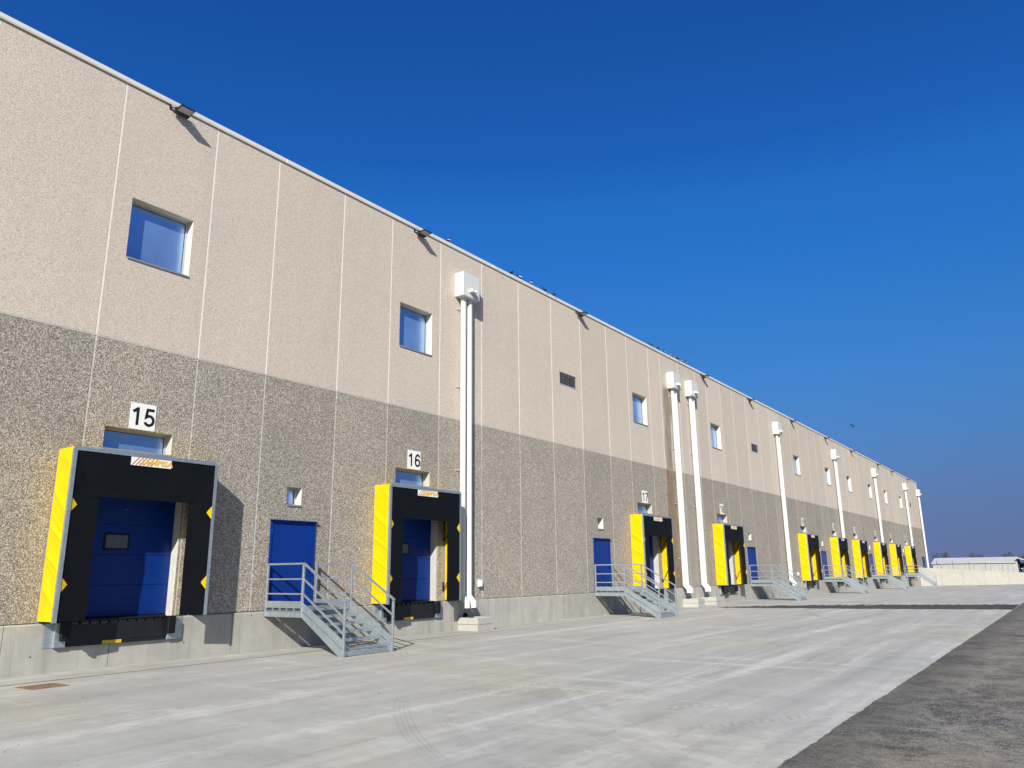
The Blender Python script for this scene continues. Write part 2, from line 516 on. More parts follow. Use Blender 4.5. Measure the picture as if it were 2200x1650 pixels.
def mat_asphalt(name, dust=1.0, tone=1.0):
    t = NT(name)
    n2 = t.noise(0.45, 6, 0.62, t.mapped((1, 0.7, 1)), 0.4)
    n3 = t.noise(7, 6, 0.75)
    n1 = t.math('MULTIPLY_ADD', n3, 0.35, t.math('MULTIPLY', t.noise(1.5, 6, 0.72, t.mapped((1, 0.8, 1), (1, 4, 0)), 0.8), 0.65))
    g = t.voro(62)
    v = t.n("ShaderNodeSeparateColor"); t.l(g, v.inputs[0])
    c = t.ramp(v.outputs[0], [(0.0, (0.026, 0.025, 0.024)), (0.5, (0.078, 0.076, 0.072)), (0.82, (0.17, 0.165, 0.155)), (1.0, (0.36, 0.345, 0.32))])
    c = t.mix(t.ramp(n2, [(0.42, 0.0), (0.60, 0.62 * dust)]), c, (0.245, 0.205, 0.160))
    c = t.mix(t.ramp(n1, [(0.49, 0.0), (0.60, 0.72 * dust)]), c, (0.285, 0.265, 0.235))
    c = t.mix(t.ramp(n1, [(0.38, 0.8), (0.48, 0.0)]), c, (0.045, 0.044, 0.043))
    gr = t.noise(24, 5, 0.8)
    c = t.mix(t.ramp(gr, [(0.52, 0.0), (0.70, 0.6)]), c, (0.33, 0.315, 0.285))
    c = t.mix(t.ramp(gr, [(0.34, 0.6), (0.47, 0.0)]), c, (0.030, 0.029, 0.028))
    X, Y, Z = t.sep()
    edge = t.math('ADD', X, t.math('MULTIPLY', t.noise(1.5, 5, 0.7), 0.7))
    c = t.mix(t.math('MULTIPLY', t.band(edge, 14.0, 14.6, 15.0, 15.9), 0.5), c, (0.062, 0.061, 0.056))
    t.bump(t.math('ADD', t.voro(62, out="Distance"), t.math('MULTIPLY', n3, 1.2)), 0.6, 0.014)
    c = t.mix(1.0, c, (tone, tone, tone), 'MULTIPLY')
    M[name] = t.set(c, 0.85, 0, 0.35)
mat_asphalt("asphalt")
mat_asphalt("asphalt_dark", 0.12, 0.5)

def mat_galv():
    t = NT("galvanised_steel")
    g = t.voro(45)
    v = t.n("ShaderNodeSeparateColor"); t.l(g, v.inputs[0])
    c = t.ramp(v.outputs[1], [(0.0, (0.35, 0.41, 0.455)), (0.5, (0.43, 0.49, 0.535)), (1.0, (0.53, 0.585, 0.625))])
    n = t.noise(5, 5, 0.6)
    c = t.mix(t.ramp(n, [(0.35, 0.0), (0.75, 0.5)]), c, (0.29, 0.34, 0.38))
    M["galv"] = t.set(c, t.ramp(v.outputs[0], [(0, 0.36), (1, 0.50)]), 0.70, 0.5)
mat_galv()

def mat_rust():
    t = NT("rusty_iron")
    n = t.noise(9, 6, 0.7)
    c = t.ramp(n, [(0.3, (0.13, 0.085, 0.055)), (0.55, (0.25, 0.165, 0.105)), (0.8, (0.38, 0.275, 0.19))])
    t.bump(t.voro(40, out="Distance"), 0.6, 0.006)
    M["rust"] = t.set(c, 0.85, 0.1, 0.3)
mat_rust()

def mat_yellow():
    t = NT("yellow_vinyl")
    n = t.noise(2.5, 5, 0.6)
    c = t.mix(t.ramp(n, [(0.3, 0.0), (0.75, 1.0)]), (0.66, 0.435, 0.001), (0.73, 0.495, 0.003))
    wrk = t.noise(1.0, 4, 0.6, t.mapped((3.0, 3.0, 2.2)), 1.5)
    t.bump(wrk, 0.25, 0.03)
    M["yellow"] = t.set(c, 0.40, 0, 0.18)
mat_yellow()

def mat_glass(name, base, rough=0.12, spec=0.8):
    t = NT(name)
    n = t.noise(0.8, 3, 0.5)
    c = t.mix(t.ramp(n, [(0.3, 0.0), (0.8, 1.0)]), tuple(x * 0.8 for x in base), tuple(min(1, x * 1.2) for x in base))
    t.bump(t.noise(1.4, 2), 0.06, 0.05)
    M[name] = t.set(c, rough, 0, spec)
mat_glass("pane", (0.32, 0.50, 0.80), 0.30, 1.0)
M["pane"].node_tree.nodes["Principled BSDF"].inputs["Metallic"].default_value = 0.72
mat_glass("dark_pane", (0.02, 0.022, 0.026), 0.1, 0.7)

simple("white_paint", (0.61, 0.615, 0.62), 0.42, 0, 0.5, 0.03, 3)
simple("coping", (0.66, 0.645, 0.61), 0.45, 0.0, 0.5, 0.04, 2)
simple("white_seal", (0.78, 0.765, 0.73), 0.6, 0, 0.3, 0.05, 4)
simple("grey_seal", (0.50, 0.485, 0.45), 0.75, 0, 0.3, 0.12, 4)
simple("black_vinyl", (0.0035, 0.0042, 0.0065), 0.6, 0, 0.18, 0.25, 3, 0.05)
simple("black_rubber", (0.006, 0.006, 0.007), 0.65, 0, 0.25, 0.3, 8)
simple("black_steel", (0.010, 0.0115, 0.015), 0.45, 0.0, 0.35, 0.3, 5)
simple("blue_paint", (0.0015, 0.030, 0.215), 0.42, 0, 0.22, 0.05, 2)
simple("blue_dock", (0.0012, 0.026, 0.175), 0.42, 0, 0.25, 0.06, 2)
simple("frame_grey", (0.46, 0.47, 0.48), 0.45, 0.2, 0.5, 0.05, 4)
simple("sill_grey", (0.36, 0.38, 0.41), 0.45, 0.5, 0.5, 0.06, 4)
simple("sign_white", (0.80, 0.80, 0.78), 0.4, 0, 0.5, 0.03, 4)
simple("ink_black", (0.010, 0.010, 0.012), 0.45)
simple("ink_red", (0.46, 0.02, 0.04), 0.45)
simple("ink_yellow", (0.74, 0.44, 0.03), 0.45)
simple("lamp_black", (0.018, 0.018, 0.019), 0.45)
simple("lamp_glass", (0.36, 0.35, 0.36), 0.2, 0, 0.6)
simple("stone", (0.26, 0.24, 0.20), 0.9, 0, 0.2, 0.3, 9)
simple("vision", (0.10, 0.105, 0.12), 0.25, 0, 0.5)
simple("louvre", (0.38, 0.40, 0.43), 0.45, 0.2)
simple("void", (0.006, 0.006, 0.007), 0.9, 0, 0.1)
simple("label_yellow", (0.62, 0.42, 0.015), 0.5, 0, 0.4, 0.2, 30)
simple("dark_brown", (0.055, 0.050, 0.043), 0.8, 0, 0.2, 0.4, 6)
simple("roof_membrane", (0.45, 0.45, 0.44), 0.8)
simple("shed_wall", (0.42, 0.415, 0.40), 0.6, 0.0, 0.4, 0.05, 0.6)
simple("shed_roof", (0.50, 0.495, 0.48), 0.5, 0.0, 0.4, 0.05, 0.6)
simple("shed_line", (0.27, 0.28, 0.30), 0.6)
simple("fence_steel", (0.12, 0.125, 0.13), 0.5, 0.4)
simple("bark", (0.085, 0.070, 0.058), 0.9, 0, 0.2, 0.3, 2)
simple("field", (0.16, 0.15, 0.12), 0.95, 0, 0.1, 0.3, 0.05)
simple("bird_dark", (0.020, 0.022, 0.030), 0.6, 0, 0.3, 0.3, 20)
simple("bird_pale", (0.50, 0.50, 0.52), 0.7, 0, 0.3, 0.2, 20)
simple("machine_blue", (0.02, 0.12, 0.34), 0.4)
simple("machine_white", (0.7, 0.7, 0.68), 0.5)

# ------------------------------------------------------------------ ground
def gz(x, y):
    if y <= 50: b = -0.97
    elif y <= 105: b = -0.97 - 0.25 * (y - 50) / 55
    else: b = -1.22 - 0.20 * min(1.0, (y - 105) / 10)
    k = min(1.0, max(0.0, (y - 60) / 55))
    return b + k * 0.024 * (min(max(x, 0), 40) - 1.7)

def grid_sheet(name, xs, ys, mat, dz=0.0, thick=0.12):
    b = MB()
    nx, ny = len(xs), len(ys)
    vs = [(x, y, gz(x, y) + dz) for y in ys for x in xs]
    fs = [(j * nx + i, j * nx + i + 1, (j + 1) * nx + i + 1, (j + 1) * nx + i) for j in range(ny - 1) for i in range(nx - 1)]
    b.add(vs, fs)
    # skirt so that the slab has an edge
    for seq in ([(x, ys[0]) for x in xs], [(x, ys[-1]) for x in xs], [(xs[0], y) for y in ys], [(xs[-1], y) for y in ys]):
        for (xa, ya), (xb, yb) in zip(seq[:-1], seq[1:]):
            b.quad((xa, ya, gz(xa, ya) + dz), (xb, yb, gz(xb, yb) + dz), (xb, yb, gz(xb, yb) + dz - thick), (xa, ya, gz(xa, ya) + dz - thick))
    o = b.build(name, mat, fix=False)
    return struct(o)

def lin(a, b, n):
    return [a + (b - a) * i / n for i in range(n + 1)]

YS = [-60, -20] + lin(-5, 50, 22) + lin(52, 115.4, 28)
o = MB().add([(-3000, -3000, -2.2), (3000, -3000, -2.2), (3000, 3000, -2.2), (-3000, 3000, -2.2)], [(0, 1, 2, 3)]).build("ground", M["field"], fix=False)
struct(o)
grid_sheet("wall_apron", [-0.2, 0.6, 1.22], YS, M["yard"], 0.0)
grid_sheet("concrete_yard", [1.325] + lin(2, 14.9, 8), YS, M["yard"], 0.0)
# asphalt lane: laps over the slab edge with a ragged outline
re_ = random.Random(21)
ya_ = [-60, -20, -5] + lin(0, 60, 400) + lin(62, 115.4, 60)
xa_ = [0, 14.75, 15.2, 18, 24, 32, 40, 90]
vs, w_ = [], 0.0
for y in ya_:
    w_ = 0.72 * w_ + re_.uniform(-0.008, 0.008)
    edge_ = 14.52 + w_ + re_.uniform(-0.012, 0.012)
    for i, x in enumerate(xa_):
        x = edge_ if i == 0 else x
        vs.append((x, y, gz(x, y) + (0.0035 if i == 0 else 0.010)))
nx_ = len(xa_)
fs = [(j * nx_ + i, j * nx_ + i + 1, (j + 1) * nx_ + i + 1, (j + 1) * nx_ + i) for j in range(len(ya_) - 1) for i in range(nx_ - 1)]
struct(MB().add(vs, fs).build("asphalt_lane", M["asphalt"], fix=False))
# loose stones along the joint and scattered over the yard
b = MB()
rg = random.Random(4)
for i in range(1300):
    if i < 900:
        y = 2 + 45 * rg.random() ** 1.7
        x = 14.62 + rg.gauss(0.05, 0.16)
    else:
        y = 4 + 36 * rg.random() ** 1.5
        x = rg.uniform(2, 20)
    r = rg.uniform(0.003, 0.009) * (1.4 if rg.random() < 0.1 else 1)
    z = gz(x, y) + (0.010 if x > 14.6 else 0.0) + r * 0.3
    pts = [Vector((rg.uniform(.6, 1.2) * dx, rg.uniform(.6, 1.2) * dy, rg.uniform(.5, .9) * dz)) * r for dx, dy, dz in ((1, 0, 0), (0, 1, 0), (-1, 0, 0), (0, -1, 0), (0, 0, 1), (0, 0, -1))]
    b.add([(x + p.x, y + p.y, z + p.z) for p in pts], [(0, 1, 4), (1, 2, 4), (2, 3, 4), (3, 0, 4), (1, 0, 5), (2, 1, 5), (3, 2, 5), (0, 3, 5)], 0 if rg.random() < 0.6 else 1)
o = b.build("loose_gravel", [M["dark_brown"], M["stone"]], fix=False)
o["kind"] = "stuff"
o["label"] = "loose stones scattered along the edge of the asphalt"

b = MB()  # narrow dark strip laid along the line between apron and yard
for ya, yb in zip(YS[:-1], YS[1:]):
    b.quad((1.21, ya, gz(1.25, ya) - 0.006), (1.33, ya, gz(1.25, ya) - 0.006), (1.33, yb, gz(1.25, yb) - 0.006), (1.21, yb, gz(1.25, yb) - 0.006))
struct(b.build("apron_dark_strip", M["dark_brown"], fix=False))

# tarred strip that crosses the yard, ragged outline, lies on the concrete
rs = random.Random(3)
near, far = [], []
for i in range(91):
    f = i / 90
    x = 1.9 + (14.5 - 1.9) * f
    yn = 39.25 + (42.2 - 39.25) * (f ** 1.25) + rs.uniform(-0.2, 0.2)
    yf = 39.9 + (48.1 - 39.9) * min(1, (f * 1.05) ** 0.62) + rs.uniform(-0.9, 0.3)
    near.append((x, yn)); far.append((x, max(yf, yn + 0.25)))
b = MB()
vs = [(x, y, gz(x, y) + 0.006) for x, y in near] + [(x, y, gz(x, y) + 0.006) for x, y in far]
vs += [(x, y, gz(x, y) - 0.02) for x, y in near] + [(x, y, gz(x, y) - 0.02) for x, y in far]
n = len(near)
fs = [(i, i + 1, n + i + 1, n + i) for i in range(n - 1)] + [(2 * n + i, 2 * n + i + 1, i + 1, i) for i in range(n - 1)]
fs += [(n + i, n + i + 1, 3 * n + i + 1, 3 * n + i) for i in range(n - 1)]
b.add(vs, fs)
struct(b.build("tarred_strip", M["asphalt_dark"], fix=False))

# higher yard behind the end wall
o = MB().box((-250, 115.95, -2.1), (400, 1500, -0.35)).build("upper_yard", M["field"])
struct(o)

# ------------------------------------------------------------------ warehouse
ZR, ZB = 12.72, 6.206
JO = [-4.6, -2.2, 0.2, 2.6, 5.08, 7.90, 10.42, 12.45, 14.97, 17.12, 19.60, 22.01, 24.46, 26.93, 29.41, 31.89, 34.04, 36.52, 38.01, 40.46,
      42.95, 44.63, 47.06, 49.22, 51.70, 54.35, 56.85, 59.26, 61.95, 64.42, 66.95, 69.35, 71.57, 74.05, 76.90, 79.72, 82.20,
      84.0, 85.75, 88.25, 89.37, 91.87, 94.90, 97.90, 100.4, 102.6, 105.1, 107.62, 110.15, 112.5, 115.0, 117.5, 119.9, 121.8, 123.6]
DOCK = [7.43, 16.65, 33.58, 44.10, 61.48, 71.10, 79.25, 88.90, 97.43, 107.18]
NUM = [15, 16, 17, 18, 19, 20, 21, 22, 23, 24]
DOOR = [12.92, 29.97, 49.83, 67.78, 86.2, 105.45]
DW = 1.5
VENT = [27.52, 52.34, 115.45]

WIN_HOLES = [(d + 0.92, 8.27, d + 2.53, 9.80) for d in DOCK]
DWIN_HOLES = [(d + 0.90, 3.70, d + 2.52, 4.20) for d in DOCK]
DDOOR_HOLES = [(d + 0.57, 0.0, d + 2.92, 2.72) for d in DOCK]
PDOOR_HOLES = [(d, 0.0, d + DW, 2.32) for d in DOOR]
SWIN_HOLES = [(d + 0.47, 2.76, d + 0.97, 3.25) for d in DOOR]
VENT_HOLES = [(v, 8.88, v + 1.42, 9.46) for v in VENT]
VENT_HOLES[2] = (115.45, 8.88, 116.6, 9.46)

building = thing("warehouse", "long beige and grey warehouse with a row of loading docks", "warehouse", (0, 0, 0))

def panel_mesh(y0, y1, z0, z1, holes, thick=0.30, ch=0.008):
    b = MB()
    ys = sorted({y0 + ch, y1 - ch, *[h[0] for h in holes], *[h[2] for h in holes]})
    zs = sorted({z0 + ch, z1 - ch, *[max(h[1], z0 + ch) for h in holes], *[h[3] for h in holes]})
    for ya, yb in zip(ys[:-1], ys[1:]):
        for za, zb in zip(zs[:-1], zs[1:]):
            ym, zm = (ya + yb) / 2, (za + zb) / 2
            if any(h[0] < ym < h[2] and h[1] < zm < h[3] for h in holes):
                continue
            b.quad((0, ya, za), (0, yb, za), (0, yb, zb), (0, ya, zb))
    # chamfer and edges
    i_ = [(0, y0 + ch, z0 + ch), (0, y1 - ch, z0 + ch), (0, y1 - ch, z1 - ch), (0, y0 + ch, z1 - ch)]
    o_ = [(-ch, y0, z0), (-ch, y1, z0), (-ch, y1, z1), (-ch, y0, z1)]
    k_ = [(-thick, p[1], p[2]) for p in o_]
    door_bottom = any(h[1] <= z0 for h in holes)
    for q in range(4):
        r = (q + 1) % 4
        if not (q == 0 and door_bottom):
            b.quad(i_[q], o_[q], o_[r], i_[r])
            b.quad(o_[q], k_[q], k_[r], o_[r])
    for (ha, za, hb, zb) in holes:
        za2 = max(za, z0 + ch) if za > z0 else z0
        b.quad((0, ha, za2), (0, ha, zb), (-thick, ha, zb), (-thick, ha, za2), 1)
        b.quad((0, hb, zb), (0, hb, za2), (-thick, hb, za2), (-thick, hb, zb), 1)
        b.quad((0, ha, zb), (0, hb, zb), (-thick, hb, zb), (-thick, ha, zb), 1)
        if za > z0:
            b.quad((0, hb, za2), (0, ha, za2), (-thick, ha, za2), (-thick, hb, za2), 1)
    return b

GAP = 0.016
for ya, yb in zip(JO[:-1], JO[1:]):
    ym = lambda h: ya < (h[0] + h[2]) / 2 < yb
    up_h = [h for h in WIN_HOLES + VENT_HOLES if ym(h)]
    lo_h = [h for h in DWIN_HOLES + DDOOR_HOLES + PDOOR_HOLES + SWIN_HOLES if ym(h)]
    panel_mesh(ya + GAP, yb - GAP, ZB + 0.014, ZR, up_h).build("wall_panel", [M["upper"], M["reveal"]], building)
    panel_mesh(ya + GAP, yb - GAP, 0.012, ZB - 0.014, lo_h).build("wall_panel", [M["lower"], M["jamb"] if any(h in DDOOR_HOLES for h in lo_h) else M["reveal"]], building)
    MB().box((-0.03, ya + GAP, ZB - 0.0135), (0.004, yb - GAP, ZB + 0.0135)).build("ledge_strip", M["grey_seal"], building)
for y in JO[1:-1]:
    MB().box((-0.10, y - GAP + 0.001, ZB + 0.014), (-0.004, y + GAP - 0.001, ZR - 0.002)).build("joint_seal", M["white_seal"], building)
    MB().box((-0.10, y - GAP + 0.001, 0.02), (-0.007, y + GAP - 0.001, ZB - 0.014)).build("joint_seal", M["grey_seal"], building)

# coping along the roof edge, in lengths
c_ys = [-4.6] + [2.6 + 10.05 * i for i in range(12)] + [123.66]
for ya, yb in zip(c_ys[:-1], c_ys[1:]):
    b = MB()
    b.box((-0.42, ya + 0.003, ZR - 0.012), (0.045, yb - 0.003, ZR + 0.108), bev=0.010)
    b.box((0.030, ya + 0.004, ZR - 0.028), (0.041, yb - 0.004, ZR - 0.0125))
    b.build("roof_coping", M["coping"], building)
MB().box((-60, -4.6, ZR - 0.35), (-0.43, 123.6, ZR - 0.05)).build("roof", M["roof_membrane"], building)
b = MB()
b.box((-60, 123.3, -1.5), (-0.31, 123.6, ZR - 0.36))
b.box((-60, -4.6, -1.5), (-0.31, -4.3, ZR - 0.36))
b.box((-60, -4.29, -1.5), (-59.7, 123.29, ZR - 0.36))
b.build("side_wall", M["upper"], building)
MB().box((-0.9, -4.2, -0.4), (-0.7, 123.2, ZR - 0.4)).build("inner_lining", M["void"], building)

# plinth (concrete up-stand), cast in lengths with a chamfered top and tie holes
p_ys = [-4.6, 1.4, 6.84, 8.95, 11.95, 16.4, 22.55, 27.6, 32.9, 38.02, 38.12, 43.6, 48.6, 53.4, 58.4, 64.3, 70.4, 75.4, 80.4, 85.4, 90.4, 95.4, 100.4, 105.4, 110.2, 115.4]
rp = random.Random(11)
for ya, yb in zip(p_ys[:-1], p_ys[1:]):
    b = MB()
    g = 0.007
    prof = [(-0.28, -1.75), (0.040, -1.75), (0.040, -0.030), (0.022, 0.0), (-0.28, 0.0)]
    b.prism(prof, 'y', ya + g, yb - g)
    nh = int((yb - ya) / 1.25)
    for i in range(nh):
        yy = ya + 0.5 + i * 1.25 + rp.uniform(-0.05, 0.05)
        for zz in (-0.07, -0.62):
            if rp.random() < 0.75:
                z_ = zz + rp.uniform(-0.02, 0.02)
                ring = [(0.0415, yy + 0.016 * math.cos(a * math.pi / 4), z_ + 0.016 * math.sin(a * math.pi / 4)) for a in range(8)]
                b.add(ring, [tuple(range(8))], 1)
    b.build("plinth_section", [M["plinth"], M["void"]], building)
MB().box((-0.25, -4.6, -1.7), (0.0, 115.3, -0.05)).build("plinth_core", M["grey_seal"], building)
MB().box((-0.28, 115.41, -1.0), (0.03, 123.6, 0.0)).build("plinth_section", M["plinth"], building)

# windows: a frame (the part) with pane and sill
def window_proto(w, h, fr=0.05, xin=-0.27, sill=True, div=False):
    f = MB()
    f.box((xin - 0.04, 0, 0), (xin + 0.03, fr, h))
    f.box((xin - 0.04, w - fr, 0), (xin + 0.03, w, h))
    f.box((xin - 0.04, fr, h - fr), (xin + 0.028, w - fr, h))
    f.box((xin - 0.04, fr, 0), (xin + 0.028, w - fr, fr))
    g = MB().box((xin - 0.03, fr, fr), (xin, w - fr, h - fr))
    gk = MB()
    t = 0.012
    gk.box((xin + 0.001, fr, h - fr - t), (xin + 0.012, w - fr, h - fr - 0.0005))
    gk.box((xin + 0.001, w - fr - t, fr), (xin + 0.012, w - fr - 0.0005, h - fr - t))
    gk.box((xin + 0.001, fr + 0.0005, fr), (xin + 0.012, fr + t, h - fr - t))
    s = MB()
    s.prism([(-0.24, 0.020), (0.030, 0.004), (0.030, -0.035), (0.024, -0.035), (0.024, -0.004), (-0.24, 0.010)], 'y', 0.004, w - 0.004)
    return f, g, gk, s
def place_windows(holes, pane):
    w, h = holes[0][2] - holes[0][0], holes[0][3] - holes[0][1]
    f, g, gk, s = window_proto(w - 0.004, h - 0.004)
    fm, gm, km, sm = f.mesh("window", M["frame_grey"]), g.mesh("pane", M[pane]), gk.mesh("gasket", M["ink_black"]), s.mesh("sill", M["sill_grey"])
    for hh in holes:
        o = link(bpy.data.objects.new("window", fm), building)
        o.location = (0, hh[0] + 0.002, hh[1] + 0.002)
        link(bpy.data.objects.new("pane", gm), o)
        link(bpy.data.objects.new("gasket", km), o)
        link(bpy.data.objects.new("sill", sm), o)
place_windows(WIN_HOLES, "pane")
place_windows(DWIN_HOLES, "pane")
place_windows(SWIN_HOLES, "pane")

# blue personnel doors
def pdoor():
    w, h = DW - 0.004, 2.318
    f = MB()
    f.box((-0.25, 0, 0.012), (0.035, 0.055, h))
    f.box((-0.25, w - 0.055, 0.012), (0.035, w, h))
    f.box((-0.25, 0.055, h - 0.06), (0.034, w - 0.055, h))
    f.box((0.0, -0.03, h + 0.001), (0.10, w + 0.03, h + 0.022))
    leaf = MB()
    leaf.box((-0.04, 0.058, 0.02), (0.012, w - 0.058, h - 0.064), bev=0.004)
    hg = MB()
    for z in (0.28, 1.96):
        hg.tube([(0.030, 0.066, z), (0.030, 0.066, z + 0.18)], 0.012, 8)
    hd = MB()
    hd.box((0.0125, w - 0.16, 0.98), (0.022, w - 0.115, 1.22))
    hd.bar((0.022, w - 0.137, 1.13), (0.062, w - 0.137, 1.13), 0.018)
    hd.bar((0.062, w - 0.128, 1.13), (0.062, w - 0.28, 1.13), 0.02)
    th = MB().box((-0.22, 0.02, 0.0005), (0.05, w - 0.02, 0.0115))
    return f.mesh("personnel_door", M["blue_paint"]), [("door_leaf", leaf.mesh("door_leaf", M["blue_paint"])), ("hinge", hg.mesh("hinge", M["blue_paint"])),
            ("door_handle", hd.mesh("door_handle", M["black_steel"])), ("threshold", th.mesh("threshold", M["galv"]))]
pf, pparts = pdoor()
for y in DOOR:
    o = link(bpy.data.objects.new("personnel_door", pf), building)
    o.location = (0, y + 0.002, 0)
    for nm, me in pparts:
        link(bpy.data.objects.new(nm, me), o)
# narrow blue door at the far end, at the level of the higher yard
o = link(bpy.data.objects.new("personnel_door", pf), building)
o.location = (0.06, 119.7, 0.02)
for nm, me in pparts:
    link(bpy.data.objects.new(nm, me), o)

# sectional dock doors: ribbed sections, a vision panel, rubber bottom seal
def dock_section(h, w, ribs=6):
    b = MB()
    prof = []
    step = h / ribs
    x0 = -0.262
    for i in range(ribs):
        za = i * step
        g = 0.010 if i == 0 else 0.006
        prof += [(x0 - 0.012 if i == 0 else x0 - 0.0022, za + 0.001), (x0, za + g), (x0, za + step - 0.001)]
    poly = [(-0.292, 0.001)] + prof + [(-0.292, h - 0.001)]
    b.prism(poly, 'y', 0.0, w)
    return b.mesh("door_section", M["blue_dock"])
WD = 2.35 - 0.01
sec = dock_section(0.66, WD)
fb = MB()
fb.box((-0.296, 0.0, 0.0), (-0.293, WD, 2.72))
fb.box((-0.262, 0.0, 0.021), (-0.254, 0.04, 2.70))
fbm = fb.mesh("dock_door", M["black_steel"])
seal = MB().box((-0.29, 0, -0.02), (-0.257, WD, 0.060)).mesh("bottom_seal", M["black_rubber"])
vf = MB()
vf.box((-0.262, 0.72, 1.49), (-0.246, 1.30, 1.53)); vf.box((-0.262, 0.72, 1.82), (-0.246, 1.30, 1.86))
vf.box((-0.262, 0.72, 1.531), (-0.246, 0.76, 1.819)); vf.box((-0.262, 1.26, 1.531), (-0.246, 1.30, 1.819))
vfm = vf.mesh("vision_frame", M["black_rubber"])
vgm = MB().box((-0.261, 0.761, 1.531), (-0.253, 1.259, 1.819)).mesh("vision_pane", M["vision"])
for d in DOCK:
    o = link(bpy.data.objects.new("dock_door", fbm), building)
    o.location = (0, d + 0.575, 0)
    for i in range(4):
        s = link(bpy.data.objects.new("door_section", sec), o)
        s.location = (0, 0, 0.062 + i * 0.661)
    link(bpy.data.objects.new("bottom_seal", seal), o)
    link(bpy.data.objects.new("vision_frame", vfm), o)
    link(bpy.data.objects.new("vision_pane", vgm), o)

# ------------------------------------------------------------------ text helper
def text_mesh(body, size, off=0.0, shear=0.0, ext=0.0):
    cu = bpy.data.curves.new("txt", 'FONT')
    cu.body = body
    cu.size = size
    cu.offset = off
    cu.shear = shear
    cu.extrude = ext
    cu.align_x = 'CENTER'
    cu.resolution_u = 4
    ob = bpy.data.objects.new("txt", cu)
    COL.objects.link(ob)
    dg = bpy.context.evaluated_depsgraph_get()
    me = bpy.data.meshes.new_from_object(ob.evaluated_get(dg))
    bpy.data.objects.remove(ob)
    bpy.data.curves.remove(cu)
    return me
TO_WALL = Matrix(((0, 0, 1, 0), (1, 0, 0, 0), (0, 1, 0, 0), (0, 0, 0, 1)))   # text x->y, text y->z, facing +x
def wall_text(name, body, size, mat, parent, loc, off=0.0, shear=0.0, ext=0.001, sx=1.0):
    me = text_mesh(body, size, off, shear, ext)
    me.transform(TO_WALL @ Matrix.Diagonal((sx, 1, 1, 1)))
    ys = [v.co.y for v in me.vertices]
    cy = (min(ys) + max(ys)) / 2
    zs = [v.co.z for v in me.vertices]
    cz = (min(zs) + max(zs)) / 2
    me.transform(Matrix.Translation((0, -cy, -cz)))
    me.name = name
    me.materials.clear()
    me.materials.append(mat)
    o = bpy.data.objects.new(name, me)
    o.location = loc
    return link(o, parent)

# ------------------------------------------------------------------ number signs
ORD = ["first", "second", "third", "fourth", "fifth", "sixth", "seventh", "eighth", "ninth", "tenth", "eleventh", "twelfth"]
def arc(cx, cz, rx, rz, a0, a1, n=14):
    return [(cx + rx * math.cos(math.radians(a0 + (a1 - a0) * i / n)), cz + rz * math.sin(math.radians(a0 + (a1 - a0) * i / n))) for i in range(n + 1)]
# strokes per digit in a box 0..0.5 wide, 0..0.72 high; every stroke is one mitred strip
ST = 0.118
GLY = {
    "1": [[(0.30, 0.0), (0.30, 0.72)], [(0.262, 0.655), (0.20, 0.585), (0.10, 0.535)]],
    "2": [arc(0.25, 0.50, 0.17, 0.175, 168, -30, 16) + [(0.30, 0.305), (0.155, 0.165), (0.105, 0.052), (0.46, 0.052)]],
    "3": [arc(0.235, 0.525, 0.155, 0.148, 160, -80, 14), arc(0.235, 0.215, 0.178, 0.168, 82, -162, 16)],
    "4": [[(0.345, 0.0), (0.345, 0.72)], [(0.30, 0.66), (0.06, 0.215), (0.295, 0.215)], [(0.396, 0.215), (0.48, 0.215)]],
    "5": [[(0.43, 0.668), (0.145, 0.668), (0.100, 0.365)] + arc(0.235, 0.235, 0.178, 0.188, 128, -158, 18)],
    "6": [arc(0.252, 0.225, 0.172, 0.175, 0, 360, 26), arc(0.268, 0.36, 0.188, 0.31, 205, 38, 16)],
    "7": [[(0.055, 0.668), (0.435, 0.668)] + arc(0.78, 0.0, 0.56, 0.57, 124, 180, 8)],
    "8": [arc(0.25, 0.53, 0.142, 0.138, 0, 360, 24), arc(0.25, 0.21, 0.172, 0.162, 0, 360, 26)],
    "9": [arc(0.248, 0.495, 0.172, 0.175, 0, 360, 26), arc(0.232, 0.36, 0.188, 0.31, 25, -142, 16)],
    "0": [arc(0.25, 0.36, 0.170, 0.310, 0, 360, 30)],
}
def stroke(b, pts, w, x):
    closed = (Vector(pts[0]) - Vector(pts[-1])).length < 1e-6
    if closed: pts = pts[:-1]
    n = len(pts)
    L, R = [], []
    for i in range(n):
        p = Vector(pts[i])
        d1 = (p - Vector(pts[i - 1])).normalized() if (i > 0 or closed) else None
        d2 = (Vector(pts[(i + 1) % n]) - p).normalized() if (i < n - 1 or closed) else None
        d1 = d1 or d2; d2 = d2 or d1
        n1, n2 = Vector((-d1.y, d1.x)), Vector((-d2.y, d2.x))
        m = (n1 + n2).normalized()
        k = w / 2 / max(0.45, m.dot(n1))
        L.append(p + m * k); R.append(p - m * k)
    vs = [(x, q.x, q.y) for q in L] + [(x, q.x, q.y) for q in R]
    fs = [(i, (i + 1) % n, n + (i + 1) % n, n + i) for i in range(n if closed else n - 1)]
    b.add(vs, fs)
def digits_mesh(txt, h):
    b = MB()
    k = h / 0.72
    x_off = -0.55 * len(txt) / 2 + 0.025
    for ci, ch in enumerate(txt):
        for si, st in enumerate(GLY[ch]):
            stroke(b, [((px_ + x_off + ci * 0.55) * k, (pz_ - 0.36) * k) for px_, pz_ in st], ST * k, 0.0155 + 0.0006 * si)
    return b.mesh("digits", M["ink_black"], fix=False)
plate_me = MB().box((0.006, -0.31, -0.31), (0.014, 0.31, 0.31), bev=0.002).mesh("sign_plate", M["sign_white"])
scr = MB()
